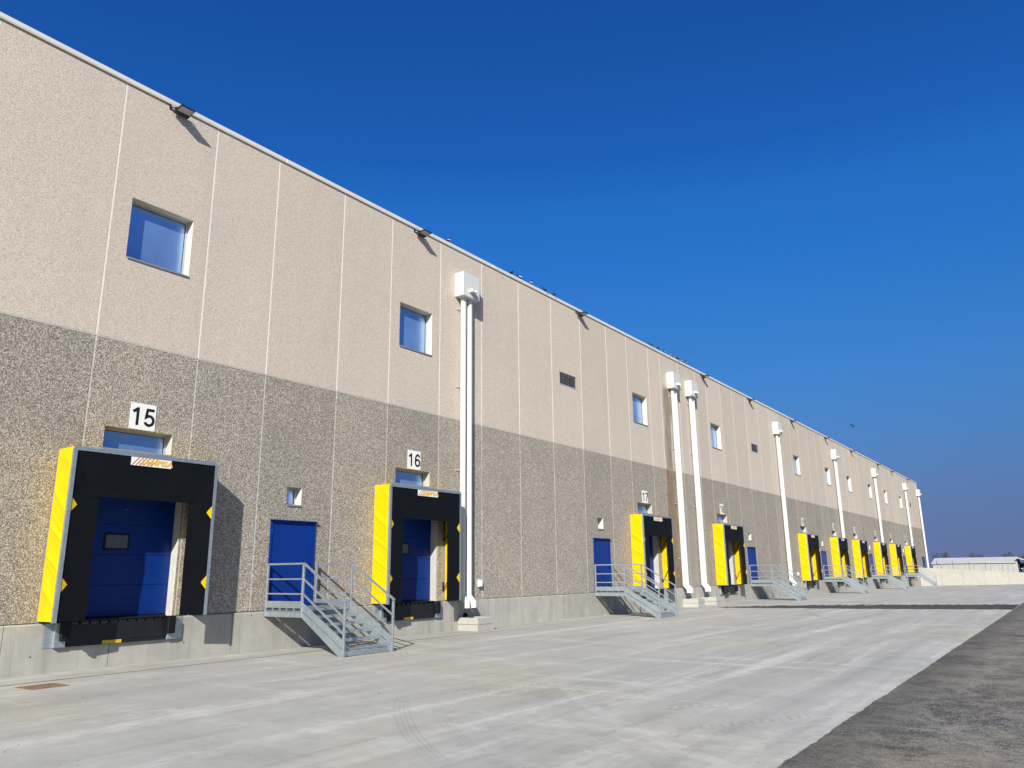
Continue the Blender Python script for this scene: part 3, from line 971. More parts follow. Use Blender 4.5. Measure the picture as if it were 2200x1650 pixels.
for sy in (-0.285, 0.285):
    for sz in (-0.285, 0.285):
        scr.tube([(0.0135, sy, sz), (0.017, sy, sz)], 0.008, 8)
scr_me = scr.mesh("screw", M["sill_grey"])
SIGN_WORDS = ["fifteen", "sixteen", "seventeen", "eighteen", "nineteen", "twenty", "twenty-one", "twenty-two", "twenty-three", "twenty-four"]
for d, nno, wd in zip(DOCK, NUM, SIGN_WORDS):
    t = thing("number_sign", f"white square sign with black number {nno} ({wd}) above a dock window", "sign", (0.0, d + 1.43 + 0.31, 4.52), "dock number signs")
    link(bpy.data.objects.new("sign_plate", plate_me), t)
    link(bpy.data.objects.new("screw", scr_me), t)
    link(bpy.data.objects.new("digits", digits_mesh(str(nno), 0.42)), t)

# ------------------------------------------------------------------ dock shelters
SW, SH, SD = 3.36, 3.50, 0.70
def cover_grid(y, sign, seed):
    """fabric side: grid in x and z with slanting folds, given thickness"""
    nx, nz = 18, 120
    r = random.Random(seed)
    ph = [r.uniform(0, 6.28) for _ in range(6)]
    def disp(u, w):
        def crease(f, sl, p, wob, sharp):
            v = math.sin(f * w + sl * u + p + wob * math.sin(1.7 * w + p))
            return (1 - abs(v)) ** sharp
        big = crease(4.2, 1.9, ph[0], 0.7, 3) * 0.026
        fine = crease(9.0, 4.0, ph[1], 0.9, 4) * 0.011
        vf = crease(16.0, 7.5, ph[2], 1.1, 3) * 0.009
        gate = 0.45 + 0.55 * math.sin(2.3 * w + ph[3]) ** 2
        edge = min(1, u * 6, (1 - u) * 6, w * 6, (SH - w) * 4)
        return (big + fine * gate + vf * (1 - gate * 0.5)) * max(0, edge)
    b = MB()
    for layer in (0, 1):
        vs = []
        for j in range(nz + 1):
            w = SH * j / nz
            for i in range(nx + 1):
                u = i / nx
                dd = disp(u, w)
                vs.append((0.02 + (SD - 0.05) * u, y - sign * (dd * 1.0 + (0.004 if layer == 0 else -0.004)), 0.05 + w))
        fs = [(j * (nx + 1) + i, j * (nx + 1) + i + 1, (j + 1) * (nx + 1) + i + 1, (j + 1) * (nx + 1) + i) for j in range(nz) for i in range(nx)]
        b.add(vs, fs, 0, True)
    return b

def shelter_parts():
    P = []
    zt, zb = 0.05 + SH, 0.05
    # fabric covers
    P.append(("side_cover", cover_grid(0.012, 1, 5).mesh("side_cover", M["yellow"], fix=False)))
    P.append(("side_cover", cover_grid(SW - 0.012, -1, 8).mesh("side_cover", M["yellow"], fix=False)))
    tc = MB().box((0.02, 0.02, zt - 0.012), (SD - 0.04, SW - 0.02, zt - 0.004))
    P.append(("top_cover", tc.mesh("top_cover", M["yellow"])))
    # galvanised front frame profiles (angle section)
    fw = 0.075
    for ya, yb, yo in ((0.0, fw, 0.0), (SW - fw, SW, SW)):
        b = MB()
        b.box((SD - 0.012, ya, zb - 0.02), (SD, yb, zt - fw - 0.001))
        y2 = ya if yo == 0 else yb - 0.008
        b.box((SD - 0.07, y2, zb - 0.02), (SD - 0.0125, y2 + 0.008, zt - 0.03))
        for i in range(7):
            z = zb + 0.2 + i * 0.5
            b.tube([(SD, (ya + yb) / 2, z), (SD + 0.006, (ya + yb) / 2, z)], 0.009, 8)
        P.append(("frame_profile", b.mesh("frame_profile", M["galv"])))
    b = MB()
    r = 0.06
    out = [(0, zt - fw), (0, zt - r), (0.02, zt - 0.018), (r, zt), (SW - r, zt), (SW - 0.02, zt - 0.018), (SW, zt - r), (SW, zt - fw)]
    b.prism(out, 'x', SD - 0.012, SD)
    b.box((SD - 0.09, r, zt), (SD, SW - r, zt + 0.006))
    for i in range(7):
        y = 0.25 + i * (SW - 0.5) / 6
        b.tube([(SD, y, zt - 0.035), (SD + 0.006, y, zt - 0.035)], 0.009, 8)
    P.append(("frame_profile", b.mesh("frame_profile", M["galv"])))
    # head curtain leans inward
    b = MB()
    ny = 16
    vs = []
    for j, (z, x) in enumerate(((zt - fw - 0.002, SD - 0.018), (3.0, SD - 0.032), (2.55, SD - 0.048))):
        for i in range(ny + 1):
            f = i / ny
            inset = (0.07, 0.28, 0.44)[j]
            vs.append((x + 0.006 * math.sin(f * 9), inset + (SW - 2 * inset) * f, z))
    n = ny + 1
    fs = [(j * n + i, j * n + i + 1, (j + 1) * n + i + 1, (j + 1) * n + i) for j in range(2) for i in range(ny)]
    b.add(vs, fs)
    b.add([(v[0] - 0.006, v[1], v[2]) for v in vs], fs)
    for i in range(ny):
        a, c = vs[2 * n + i], vs[2 * n + i + 1]
        b.quad(a, c, (c[0] - 0.006, c[1], c[2]), (a[0] - 0.006, a[1], a[2]))
    P.append(("head_curtain", b.mesh("head_curtain", M["black_vinyl"], fix=False)))
    # side curtains
    for sgn, ye in ((1, 0.0), (-1, SW)):
        b = MB()
        nz = 12
        vs = []
        for j in range(nz + 1):
            z = zb + (zt - fw - 0.01 - zb) * j / nz
            wob = 0.010 * math.sin(j * 1.1 + ye)
            vs.append((SD - 0.020, ye + sgn * 0.072, z))
            vs.append((SD - 0.062 + wob, ye + sgn * (0.645 + wob), z))
        fs = [(2 * j, 2 * j + 1, 2 * j + 3, 2 * j + 2) for j in range(nz)]
        b.add(vs, fs)
        b.add([(v[0] - 0.007, v[1], v[2]) for v in vs], fs)
        for j in range(nz):
            a, c = vs[2 * j + 1], vs[2 * j + 3]
            b.quad(a, c, (c[0] - 0.007, c[1], c[2]), (a[0] - 0.007, a[1], a[2]))
        P.append(("side_curtain", b.mesh("side_curtain", M["black_vinyl"], fix=False)))
    # yellow warning triangles
    for sgn, ye in ((1, 0.0), (-1, SW)):
        for zc in (2.36, 0.76):
            b = MB()
            y1, y2 = ye + sgn * 0.076, ye + sgn * 0.205
            x1, x2 = SD - 0.012, SD - 0.030
            vs = [(x1, y1, zc - 0.15), (x2, y2, zc), (x1, y1, zc + 0.15)]
            b.add(vs, [(0, 1, 2)])
            b.add([(v[0] - 0.003, v[1], v[2]) for v in vs], [(0, 1, 2)])
            P.append(("warning_patch", b.mesh("warning_patch", M["yellow"], fix=False)))
    # pantograph arms inside
    for ye, sgn in ((0.10, 1), (SW - 0.10, -1)):
        b = MB()
        b.tube([(0.03, ye, 1.95), (0.60, ye, 2.75)], 0.016, 8)
        b.tube([(0.03, ye, 1.93), (0.03, ye, 2.75)], 0.016, 8)
        b.tube([(0.03, ye, 0.35), (0.58, ye, 1.35)], 0.014, 8)
        b.box((0.0, ye - 0.03, 0.33), (0.03, ye + 0.03, 0.62))
        P.append(("fold_arm", b.mesh("fold_arm", M["black_steel"])))
    # rear galvanised wall rails
    for ya, yb in ((0.0, 0.05), (SW - 0.05, SW)):
        P.append(("wall_rail", MB().box((0.002, ya, zb - 0.06), (0.02, yb, zt)).mesh("wall_rail", M["galv"])))
    # maker's plate: white with red slanting stripes
    yc, zc = 1.69, 3.385
    b = MB().box((SD - 0.013, yc - 0.47, zc - 0.10), (SD - 0.007, yc + 0.47, zc + 0.088))
    plate = ("maker_plate", b.mesh("maker_plate", M["sign_white"]))
    b = MB()
    for i in range(6):
        y0 = yc - 0.455 + i * 0.085
        ytop = y0 + 0.15
        z0, z1 = zc - 0.094, zc + 0.082
        b.quad((SD - 0.0060, y0, z0), (SD - 0.0060, y0 + 0.026, z0), (SD - 0.0060, ytop + 0.026, z1), (SD - 0.0060, ytop, z1))
    stripes = ("stripes", b.mesh("stripes", M["ink_red"], fix=False))
    return P, plate, stripes
SP, S_PLATE, S_STRIPES = shelter_parts()
base_sh = None
for i, (d, nno, wd) in enumerate(zip(DOCK, NUM, SIGN_WORDS)):
    lab = f"black dock shelter with yellow fabric sides under sign number {nno} ({wd})"
    if base_sh is None:
        base_sh = thing("dock_shelter", lab, "dock shelter", (0, d, 0), "dock shelters along the wall")
        for nm, me in SP:
            link(bpy.data.objects.new(nm, me), base_sh)
        pl = link(bpy.data.objects.new(S_PLATE[0], S_PLATE[1]), base_sh)
        link(bpy.data.objects.new(S_STRIPES[0], S_STRIPES[1]), pl)
        wall_text("lettering", "CAMPISA", 0.165, M["ink_yellow"], pl, (SD - 0.0040, 1.69 + 0.10, 3.378), 0.006, 0.10, 0.0005, 1.22)
    else:
        dup(base_sh, (0, d, 0), lab)

# ------------------------------------------------------------------ dock levellers with bumpers
def leveller_parts():
    P = []
    b = MB()
    b.box((0.0415, 0.575, -0.40), (0.125, 2.755, -0.055))
    b.box((0.0415, 0.60, -0.485), (0.110, 2.73, -0.4005))
    for y in (0.63, 2.70):
        for z in (-0.43, -0.46):
            b.tube([(0.110, y, z), (0.120, y, z)], 0.010, 8)
    P.append(("front_plate", b.mesh("front_plate", M["black_steel"])))
    b = MB()
    b.box((-0.20, 0.60, 0.022), (0.09, 2.74, 0.040))
    b.box((0.0905, 0.62, 0.018), (0.135, 2.72, 0.034))
    P.append(("platform", b.mesh("platform", M["black_steel"])))
    me = MB().box((0.0415, 0, -0.054), (0.120, 0.022, 0.0175)).box((0.0415, 0.03, -0.02), (0.07, 0.16, 0.0175)).mesh("lip_hinge", M["black_steel"])
    for i in range(11):
        P.append(("lip_hinge", me, (0, 0.62 + i * 0.204, 0)))
    for flip in (False, True):
        f = (lambda y: y) if not flip else (lambda y: 3.33 - y)
        b = MB()
        b.box((0.041, f(0.155), -0.485), (0.049, f(0.325), -0.003))
        b.box((0.041, f(0.3255), -0.485), (0.128, f(0.560), -0.003), bev=0.004)
        for z in (-0.44, -0.25, -0.06):
            b.tube([(0.049, f(0.20), z), (0.057, f(0.20), z)], 0.011, 8)
        for y in (0.37, 0.45, 0.52):
            b.tube([(0.128, f(y), -0.44), (0.135, f(y), -0.44)], 0.010, 8)
        P.append(("bumper_bracket", b.mesh("bumper_bracket", M["galv"])))
        P.append(("rubber_bumper", MB().box((0.1285, f(0.42), -0.36), (0.225, f(0.60), 0.03), bev=0.012).mesh("rubber_bumper", M["black_rubber"])))
    b = MB().box((0.1105, 1.32, -0.478), (0.117, 1.73, -0.408))
    P.append(("rating_label", b.mesh("rating_label", M["label_yellow"])))
    return P
LP = leveller_parts()
base_lv = None
for d, nno, wd in zip(DOCK, NUM, SIGN_WORDS):
    lab = f"black dock leveller with rubber bumpers at dock {nno} ({wd})"
    if base_lv is None:
        base_lv = thing("dock_leveller", lab, "dock leveller", (0, d, 0), "dock levellers under the shelters")
        for nm, me, *at_ in LP:
            q = link(bpy.data.objects.new(nm, me), base_lv)
            if at_: q.location = at_[0]
    else:
        dup(base_lv, (0, d, 0), lab)

# ------------------------------------------------------------------ steel stairs
def stairs(name, label, y0, zg):
    """landing at the door, flight straight out from the wall; y0 = near edge, zg = ground height there"""
    t = thing(name, label, "staircase", (0, y0, 0), "galvanised stairs at the blue doors")
    W, L, ZL = 1.60, 1.50, 0.085
    XE = 3.05
    NT_ = 5
    rise = (ZL - zg) / (NT_ + 1)
    going = (XE - 0.10 - L) / NT_
    slope = (zg + 0.10 - (ZL - 0.13)) / (XE - L)
    G = M["galv"]
    # landing: side channels, front beam, grating
    for y in (0.0, W - 0.05):
        b = MB()
        b.box((0.045, y, -0.125), (L, y + 0.05, 0.018))
        b.box((0.045, y - 0.012 if y == 0 else y + 0.0505, -0.125), (L, y - 0.0005 if y == 0 else y + 0.062, -0.112))
        b.box((0.045, y - 0.012 if y == 0 else y + 0.0505, 0.005), (L, y - 0.0005 if y == 0 else y + 0.062, 0.018))
        b.build("landing_beam", G, t)
    gr = MB()
    for i in range(46):
        x = 0.07 + i * (L - 0.09) / 45
        gr.box((x, 0.055, 0.045), (x + 0.004, W - 0.055, 0.080))
    for i in range(14):
        y = 0.07 + i * (W - 0.14) / 13
        gr.box((0.06, y, 0.060), (L - 0.01, y + 0.004, 0.079))
    for x in (0.045, L - 0.02):
        gr.box((x, 0.055, 0.028), (x + 0.006, W - 0.055, 0.084))
    for y in (0.0, W - 0.006):
        for i in range(6):
            x = 0.06 + i * 0.275
            gr.box((x, y, 0.019), (x + 0.03, y + 0.05 if y == 0 else y - 0.044, 0.094))
    gr.build("landing_grating", G, t)
    MB().box((0.045, 0.06, 0.019), (L - 0.03, 0.075, 0.0275)).build("support_angle", G, t)
    for y in (0.001, W - 0.009):
        MB().box((0.05, y, 0.096), (L - 0.02, y + 0.008, 0.262)).build("toe_board", G, t)
    # stringers and side plates
    for y in (0.0, W - 0.05):
        b = MB()
        zt0, zt1 = 0.018, zg + 0.115
        b.prism([(L, zt0), (L, zt0 - 0.145), (XE - 0.16, zg + 0.0), (XE + 0.03, zg + 0.0), (XE + 0.03, zt1)], 'y', y, y + 0.05)
        for k in (0, 1):
            dz = 0.0 if k == 0 else -0.125
            p, q = Vector((L, y + 0.025, zt0 - 0.006 + dz)), Vector((XE - 0.05, y + 0.025, zt1 + 0.03 + dz))
            if k == 0:
                b.bar(p, q, 0.075, 0.012)
        b.build("stringer", G, t)
        b = MB()
        zl = 0.05
        yy = y + 0.004 if y == 0 else y + 0.04
        b.prism([(L - 0.01, zl + 0.20), (L - 0.01, zl), (XE - 0.02, zt1 + 0.055), (XE - 0.02, zt1 + 0.25)], 'y', yy, yy + 0.007)
        b.build("side_plate", G, t)
    # treads: grating trays with a solid nosing and end brackets
    for i in range(NT_):
        z = ZL - rise * (i + 1)
        x = L + 0.02 + going * i
        b = MB()
        dpt = 0.27
        b.box((x + dpt - 0.012, 0.055, z - 0.055), (x + dpt, W - 0.055, z + 0.004))
        b.box((x + dpt - 0.05, 0.055, z - 0.001), (x + dpt - 0.0125, W - 0.055, z + 0.004))
        b.box((x, 0.055, z - 0.035), (x + 0.006, W - 0.055, z + 0.002))
        for k in range(7):
            xx = x + 0.03 + k * 0.03
            b.box((xx, 0.055, z - 0.03), (xx + 0.004, W - 0.055, z))
        for k in range(13):
            y = 0.10 + k * (W - 0.2) / 12
            b.box((x + 0.007, y, z - 0.012), (x + dpt - 0.051, y + 0.004, z - 0.001))
        for y in (0.0505, W - 0.0545):
            b.prism([(x - 0.02, z + 0.004), (x + dpt, z + 0.004), (x + dpt, z - 0.06), (x + 0.06, z - 0.06)], 'y', y, y + 0.004)
        b.build("tread", G, t)
    b = MB()
    b.box((XE - 0.03, 0.055, zg + 0.02), (XE - 0.02, W - 0.055, zg + 0.12))
    b.build("base_plate", G, t)
    # posts and rails
    PW = 0.055
    HB = zg + 1.235
    lv = (1.175, 0.80, 0.44)
    drop = (HB - lv[0])
    for y in (0.026, W - 0.026):
        out = -0.028 if y < 1 else 0.028
        yp = y + out
        MB().box((0.06, yp - PW / 2, -0.12), (0.06 + PW, yp + PW / 2, lv[0] - 0.02), bev=0.004).build("post", G, t)
        MB().box((L - PW / 2, yp - PW / 2, -0.12), (L + PW / 2, yp + PW / 2, lv[0] - 0.02), bev=0.004).build("post", G, t)
        b = MB()
        b.box((XE - PW / 2, yp - PW / 2, zg), (XE + PW / 2, yp + PW / 2, HB - 0.02), bev=0.004)
        b.box((XE - 0.06, yp - 0.06, zg - 0.001), (XE + 0.06, yp + 0.06, zg + 0.012))
        b.build("post", G, t)
        for k, z in enumerate(lv):
            zb_ = z + drop
            w = 0.045 if k == 0 else 0.036
            if k == 0:
                MB().bar((0.06, yp, z), (L + 0.02, yp, z), w, w).build("handrail", G, t)
                MB().bar((L + 0.015, yp, z), (XE + 0.04, yp, zb_), w, w).build("handrail", G, t)
            else:
                MB().bar((0.09, yp, z), (L - 0.02, yp, z), w, w).build("guard_rail", G, t)
                MB().bar((L + 0.02, yp, z), (XE - 0.02, yp, zb_ + 0.012), w, w).build("guard_rail", G, t)
    return t
ST_LAB = ["nearest and largest galvanised stairs, between docks 15 and 16", "second nearest galvanised stairs, in front of dock 17",
          "galvanised stairs to the blue door right of dock 18", "galvanised stairs at the dark tarred strip's far side, right of dock 19",
          "second farthest galvanised stairs, in front of docks 22 and 23", "farthest galvanised stairs, in front of dock 24 by the end wall"]
for y, lab in zip(DOOR, ST_LAB):
    stairs("steel_staircase", lab, y - 0.04, gz(3, y))

# ------------------------------------------------------------------ rain hoppers and downpipes
HOP = [20.40, 38.85, 41.36, 57.65, 74.95, 92.6, 111.7, 122.35]
def pipe_parts():
    P = []
    W, D = 0.95, 0.42
    z0, z1 = 10.80, 11.72
    b = MB()
    b.box((0.004, 0, z0), (D, W, z1), bev=0.006)
    P.append(("hopper_box", b.mesh("hopper_box", M["white_paint"])))
    b = MB()
    b.box((D + 0.001, 0.34, z0 + 0.20), (D + 0.16, 0.355, z0 + 0.31))
    b.box((D + 0.001, 0.60, z0 + 0.20), (D + 0.16, 0.615, z0 + 0.31))
    b.box((D + 0.001, 0.34, z0 + 0.188), (D + 0.17, 0.615, z0 + 0.1995))
    P.append(("overflow_spout", b.mesh("overflow_spout", M["white_paint"])))
    P.append(("overflow_hole", MB().box((D - 0.02, 0.37, z0 + 0.205), (D + 0.002, 0.59, z0 + 0.305)).mesh("overflow_hole", M["void"])))
    for k, yc in enumerate((0.31, 0.66)):
        x = 0.175
        b = MB()
        ze = 0.26 if k == 0 else 0.24
        b.tube([(x, yc, z0), (x, yc, 8.0), (x, yc, 5.0), (x, yc, ze)], 0.106, 20, 0, False)
        b.tube([(x, yc, z0), (x, yc, z0 - 0.14)], 0.113, 20, 0, False)
        for zz in (9.75, 6.75, 3.75, 0.90):
            b.tube([(x, yc, zz), (x, yc, zz - 0.10)], 0.1105, 20, 0, True)
        P.append(("downpipe", b.mesh("downpipe", M["white_paint"], fix=False)))
        b = MB()
        b.tube([(x, yc, ze), (x, yc, 0.14), (x + 0.20, yc, -0.06), (x + 0.20, yc, -0.24)], [0.107, 0.111, 0.111, 0.111], 20, 0, False)
        b.tube([(x + 0.20, yc, -0.239), (x + 0.20, yc, -0.238)], [0.108, 0.02], 20, 1, False)
        P.append(("outlet_bend", b.mesh("outlet_bend", [M["white_paint"], M["void"]], fix=False)))
    for zz in (10.35, 7.4, 4.4, 1.5):
        b = MB()
        b.box((0.004, 0.10, zz), (0.03, 0.88, zz + 0.03))
        b.tube([(0.09, 0.165, zz + 0.015), (0.09, 0.115, zz + 0.015)], 0.006, 6)
        P.append(("pipe_bracket", b.mesh("pipe_bracket", M["white_paint"])))
    return P
PP = pipe_parts()
HOP_LAB = ["white twin downpipe with box hopper just right of dock 16", "left of the two white twin downpipes between docks 17 and 18, beside a brown stain",
           "right of the two white twin downpipes between docks 17 and 18", "white twin downpipe with box hopper just left of dock 19",
           "white twin downpipe rising behind dock shelter 20, fifth from the left", "white twin downpipe rising behind dock shelter 22, third from the far end",
           "white twin downpipe rising behind the farthest dock shelter", "white twin downpipe at the far corner of the warehouse"]
base_pp = None
for y, lab in zip(HOP, HOP_LAB):
    if base_pp is None:
        base_pp = thing("rain_downpipe", lab, "downpipe", (0, y, 0), "twin downpipes with hoppers")
        for nm, me in PP:
            link(bpy.data.objects.new(nm, me), base_pp)
    else:
        dup(base_pp, (0, y, 0), lab)

# concrete drain boxes under the first three downpipes: two cast rings, open on top
def ring(z0, z1, w=0.86, l=0.90, t=0.09):
    b = MB()
    b.box((0, 0, z0), (w, t, z1), bev=0.006); b.box((0, l - t, z0), (w, l, z1), bev=0.006)
    b.box((0.0, t - 0.004, z0 + 0.001), (t, l - t + 0.004, z1 - 0.001)); b.box((w - t, t - 0.008, z0 + 0.0005), (w - 0.0005, l - t + 0.008, z1 - 0.0005), bev=0.004)
    return b
dbm = [ring(0.0, 0.205).mesh("concrete_ring", M["block"]), ring(0.215, 0.42).mesh("concrete_ring", M["block"]),
       MB().box((0.1, 0.1, 0.30), (0.76, 0.8, 0.32)).mesh("drain_grate", M["sill_grey"])]
first = None
for y, lab in ((20.62, "concrete drain box standing under the downpipe beside dock 16"), (39.06, "concrete drain box under the stained downpipe, left of the pair"),
               (41.58, "concrete drain box under the downpipe left of dock 18, right of the pair")):
    loc = (0.05, y, gz(0.5, y))
    if first is None:
        first = thing("drain_box", lab, "drain box", loc, "concrete drain boxes")
        for nm, me in zip(("concrete_ring", "concrete_ring", "drain_grate"), dbm):
            link(bpy.data.objects.new(nm, me), first)
    else:
        dup(first, loc, lab)
# round pipe mouth in the plinth behind the first box
b = MB()
b.tube([(0.042, 0, 0), (0.075, 0, 0)], 0.105, 20, 0, False)
b.add([(0.045, 0.10 * math.cos(a * math.pi / 10), 0.10 * math.sin(a * math.pi / 10)) for a in range(20)], [tuple(range(20))], 1)
o = b.build("drain_pipe", [M["black_rubber"], M["void"]], None, (0, 21.02, -0.52), fix=False)
tag(o, "round black pipe mouth in the concrete plinth beside dock 16", "pipe")

# small white wall boxes
def wall_box(y, z, lab):
    t = thing("junction_box", lab, "electrical box", (0, y, z), "small white wall boxes")
    MB().box((0.002, 0, 0), (0.11, 0.17, 0.25), bev=0.008).build("box_body", M["white_paint"], t)
    MB().box((0.1105, 0.01, 0.02), (0.122, 0.16, 0.235), bev=0.004).build("box_lid", M["sign_white"], t)
wall_box(21.74, 0.42, "small white box on the pebble wall right of the first downpipe")
wall_box(60.35, 0.42, "small white box on the pebble wall left of dock 19")

# louvred vents
for vi, (va, vz0, vb, vz1) in enumerate(VENT_HOLES):
    lab = ["grey louvred vent high on the wall right of the first downpipe", "grey louvred vent high on the wall right of the window over dock 18",
           "small grey louvred vent near the far end of the wall"][vi]
    t = thing("wall_vent", lab, "vent", (0, va, vz0), "louvred wall vents")
    w, h = vb - va, vz1 - vz0
    b = MB()
    e = 0.03
    b.box((-0.10, 0.002, 0.002), (0.012, e, h - 0.002)); b.box((-0.10, w - e, 0.002), (0.012, w - 0.002, h - 0.002))
    b.box((-0.10, e, 0.002), (0.011, w - e, e)); b.box((-0.10, e, h - e), (0.011, w - e, h - 0.002))
    b.build("vent_frame", M["louvre"], t)
    MB().box((-0.20, e, e), (-0.16, w - e, h - e)).build("vent_back", M["void"], t)
    me = MB().prism([(-0.004, 0.0), (-0.004, 0.015), (-0.075, 0.030), (-0.075, 0.020)], 'y', e, w - e).mesh("slat", M["louvre"])
    for i in range(6):
        s = link(bpy.data.objects.new("slat", me), t)
        s.location = (0, 0, 0.045 + i * 0.084)
    for f in (0.33, 0.62, 0.93):
        MB().box((-0.11, w * f, e), (-0.08, w * f + 0.012, h - e)).build("mullion", M["louvre"], t)

# ------------------------------------------------------------------ floodlights under the coping
FL = [9.05, 18.20, 29.12, 43.95, 52.45, 62.5, 73.0, 83.1, 96.1, 104.4, 115.45]
def flood_parts():
    P = []
    b = MB()
    b.box((0.001, -0.045, 12.56), (0.014, 0.075, 12.70))
    b.bar((0.012, 0.0, 12.67), (0.16, 0.16, 12.60), 0.03, 0.03)
    b.bar((0.012, 0.03, 12.60), (0.10, 0.10, 12.58), 0.03, 0.04)
    P.append(("wall_arm", b.mesh("wall_arm", M["lamp_black"])))
    b = MB()
    for y in (0.035, 0.437):
        b.bar((0.10, y, 12.60), (0.24, y, 12.55), 0.012, 0.035)
    b.bar((0.10, 0.035, 12.605), (0.10, 0.437, 12.605), 0.035, 0.012)
    P.append(("yoke", b.mesh("yoke", M["lamp_black"])))
    tl = math.radians(7)
    def tp(x, y, z):
        return (0.055 + x * math.cos(tl) - z * math.sin(tl), y, 12.525 + x * math.sin(tl) + z * math.cos(tl))
    F6 = [(0, 3, 2, 1), (4, 5, 6, 7), (0, 1, 5, 4), (1, 2, 6, 5), (2, 3, 7, 6), (3, 0, 4, 7)]
    b = MB()
    for (xa, xb, ya, yb, za, zb) in ((0.0, 0.37, 0.045, 0.425, -0.024, 0.024), (0.0, 0.13, 0.09, 0.38, 0.025, 0.06), (0.0, 0.12, 0.045, 0.425, -0.050, -0.0245)):
        b.add([tp(x, y, z) for z in (za, zb) for x, y in ((xa, ya), (xb, ya), (xb, yb), (xa, yb))], F6)
    for i in range(6):
        y = 0.09 + i * 0.055
        b.add([tp(x, yy, z) for z in (0.025, 0.045) for x, yy in ((0.15, y), (0.35, y), (0.35, y + 0.008), (0.15, y + 0.008))], F6)
    P.append(("lamp_housing", b.mesh("lamp_housing", M["lamp_black"])))
    b = MB().add([tp(x, y, z) for z in (-0.030, -0.0245) for x, y in ((0.13, 0.065), (0.355, 0.065), (0.355, 0.405), (0.13, 0.405))], F6)
    P.append(("lamp_glass", b.mesh("lamp_glass", M["lamp_glass"])))
    b = MB().bar((-0.02, 0.33, 12.82), (-0.02, 0.33, 12.93), 0.012)
    P.append(("cable_stub", b.mesh("cable_stub", M["lamp_black"])))
    return P
FP = flood_parts()
FL_LAB = ["nearest and largest floodlight, above the leftmost square window", "second floodlight from the left, above the second square window",
          "floodlight under the roof edge right of the first louvred vent", "floodlight under the roof edge right of the third downpipe",
          "floodlight under the roof edge above the second louvred vent", "floodlight under the roof edge right of the fourth downpipe",
          "floodlight under the roof edge just left of the fifth downpipe", "floodlight under the roof edge midway between fifth and sixth downpipes",
          "floodlight under the roof edge just right of the sixth downpipe", "floodlight under the roof edge, second from the far end",
          "farthest floodlight under the roof edge, near the end downpipe"]
base_fl = None
for y, lab in zip(FL, FL_LAB):
    lab = "black " + lab
    if base_fl is None:
        base_fl = thing("floodlight", lab, "floodlight", (0, y, 0), "floodlights along the roof edge")
        for nm, me in FP:
            link(bpy.data.objects.new(nm, me), base_fl)
    else:
        dup(base_fl, (0, y, 0), lab)

# ------------------------------------------------------------------ manhole cover
t = thing("manhole_cover", "rusty square iron cover in the concrete near the left edge", "manhole cover", (1.66, 6.50, gz(2, 6)))
MB().box((0, 0, 0.001), (0.64, 0.66, 0.004)).build("cover_frame", M["rust"], t)
b = MB().box((0.03, 0.03, 0.0045), (0.61, 0.63, 0.008))
for i in range(9):
    for j in range(9):
        b.box((0.06 + i * 0.06, 0.06 + j * 0.06, 0.0081), (0.085 + i * 0.06, 0.085 + j * 0.06, 0.011))
b.build("cover_plate", M["rust"], t)

# ------------------------------------------------------------------ end wall, fence, shed, trees
YE = 115.45
t = thing("retaining_wall", "low pale concrete wall closing the far end of the yard", "wall", (0, YE, 0))
def wtop(x): return 0.93 - (x - 0.0) * 0.0625 if x < 14 else 0.055
xs = [0.06, 2.55, 5.0, 7.45, 9.9, 12.35, 14.8, 20, 26, 32, 38]
for xa, xb in zip(xs[:-1], xs[1:]):
    b = MB()
    b.prism([(xa + 0.006, -2.0), (xb - 0.006, -2.0), (xb - 0.006, wtop(xb)), (xa + 0.006, wtop(xa))], 'y', 0.0, 0.35)
    for k in range(3):
        x = xa + 0.5 + k * 0.8
        for z in (wtop(x) - 0.25, gz(x, YE) + 0.25):
            ring_ = [(x + 0.03 * math.cos(a * math.pi / 3), -0.002, z + 0.03 * math.sin(a * math.pi / 3)) for a in range(6)]
            b.add(ring_, [tuple(range(6))], 1)
    b.build("wall_segment", [M["retaining"], M["grey_seal"]], t)

def at_y(px, py, Y):
    d = (px - 1100) / 1641.2002 * rt - (py - 825) / 1641.2002 * up + fwd
    k = (Y - CAM.y) / d.y
    return CAM + d * k
tf = thing("mesh_fence", "thin grey steel fence standing along the top of the end wall", "fence", (0, YE + 0.18, 0))
fx = []
for px in (2014, 2048, 2083, 2118, 2154, 2190):
    x = at_y(px, 1220, YE + 0.18).x
    fx.append(x)
    MB().bar((x, 0, wtop(x) - 0.02), (x, 0, wtop(x) + 1.0), 0.055, 0.055).build("fence_post", M["fence_steel"], tf)
x = fx[0]
for sg in (-1, 1):
    MB().bar((x, 0.0, wtop(x) + 0.68), (x + sg * 0.62, 0.0, wtop(x + sg * 0.62) + 0.02), 0.045, 0.045).build("brace", M["fence_steel"], tf)
for xa, xb in zip(fx[:-1], fx[1:]):
    b = MB()
    for k in range(8):
        h = 0.06 + k * 0.125
        b.bar((xa + 0.03, 0, wtop(xa) + h), (xb - 0.03, 0, wtop(xb) + h), 0.006, 0.006)
    for k in range(1, 14):
        f = k / 14
        x_ = xa + (xb - xa) * f
        b.bar((x_, 0.004, wtop(x_) + 0.05), (x_, 0.004, wtop(x_) + 0.95), 0.005, 0.005)
    b.build("wire_panel", M["fence_steel"], tf)

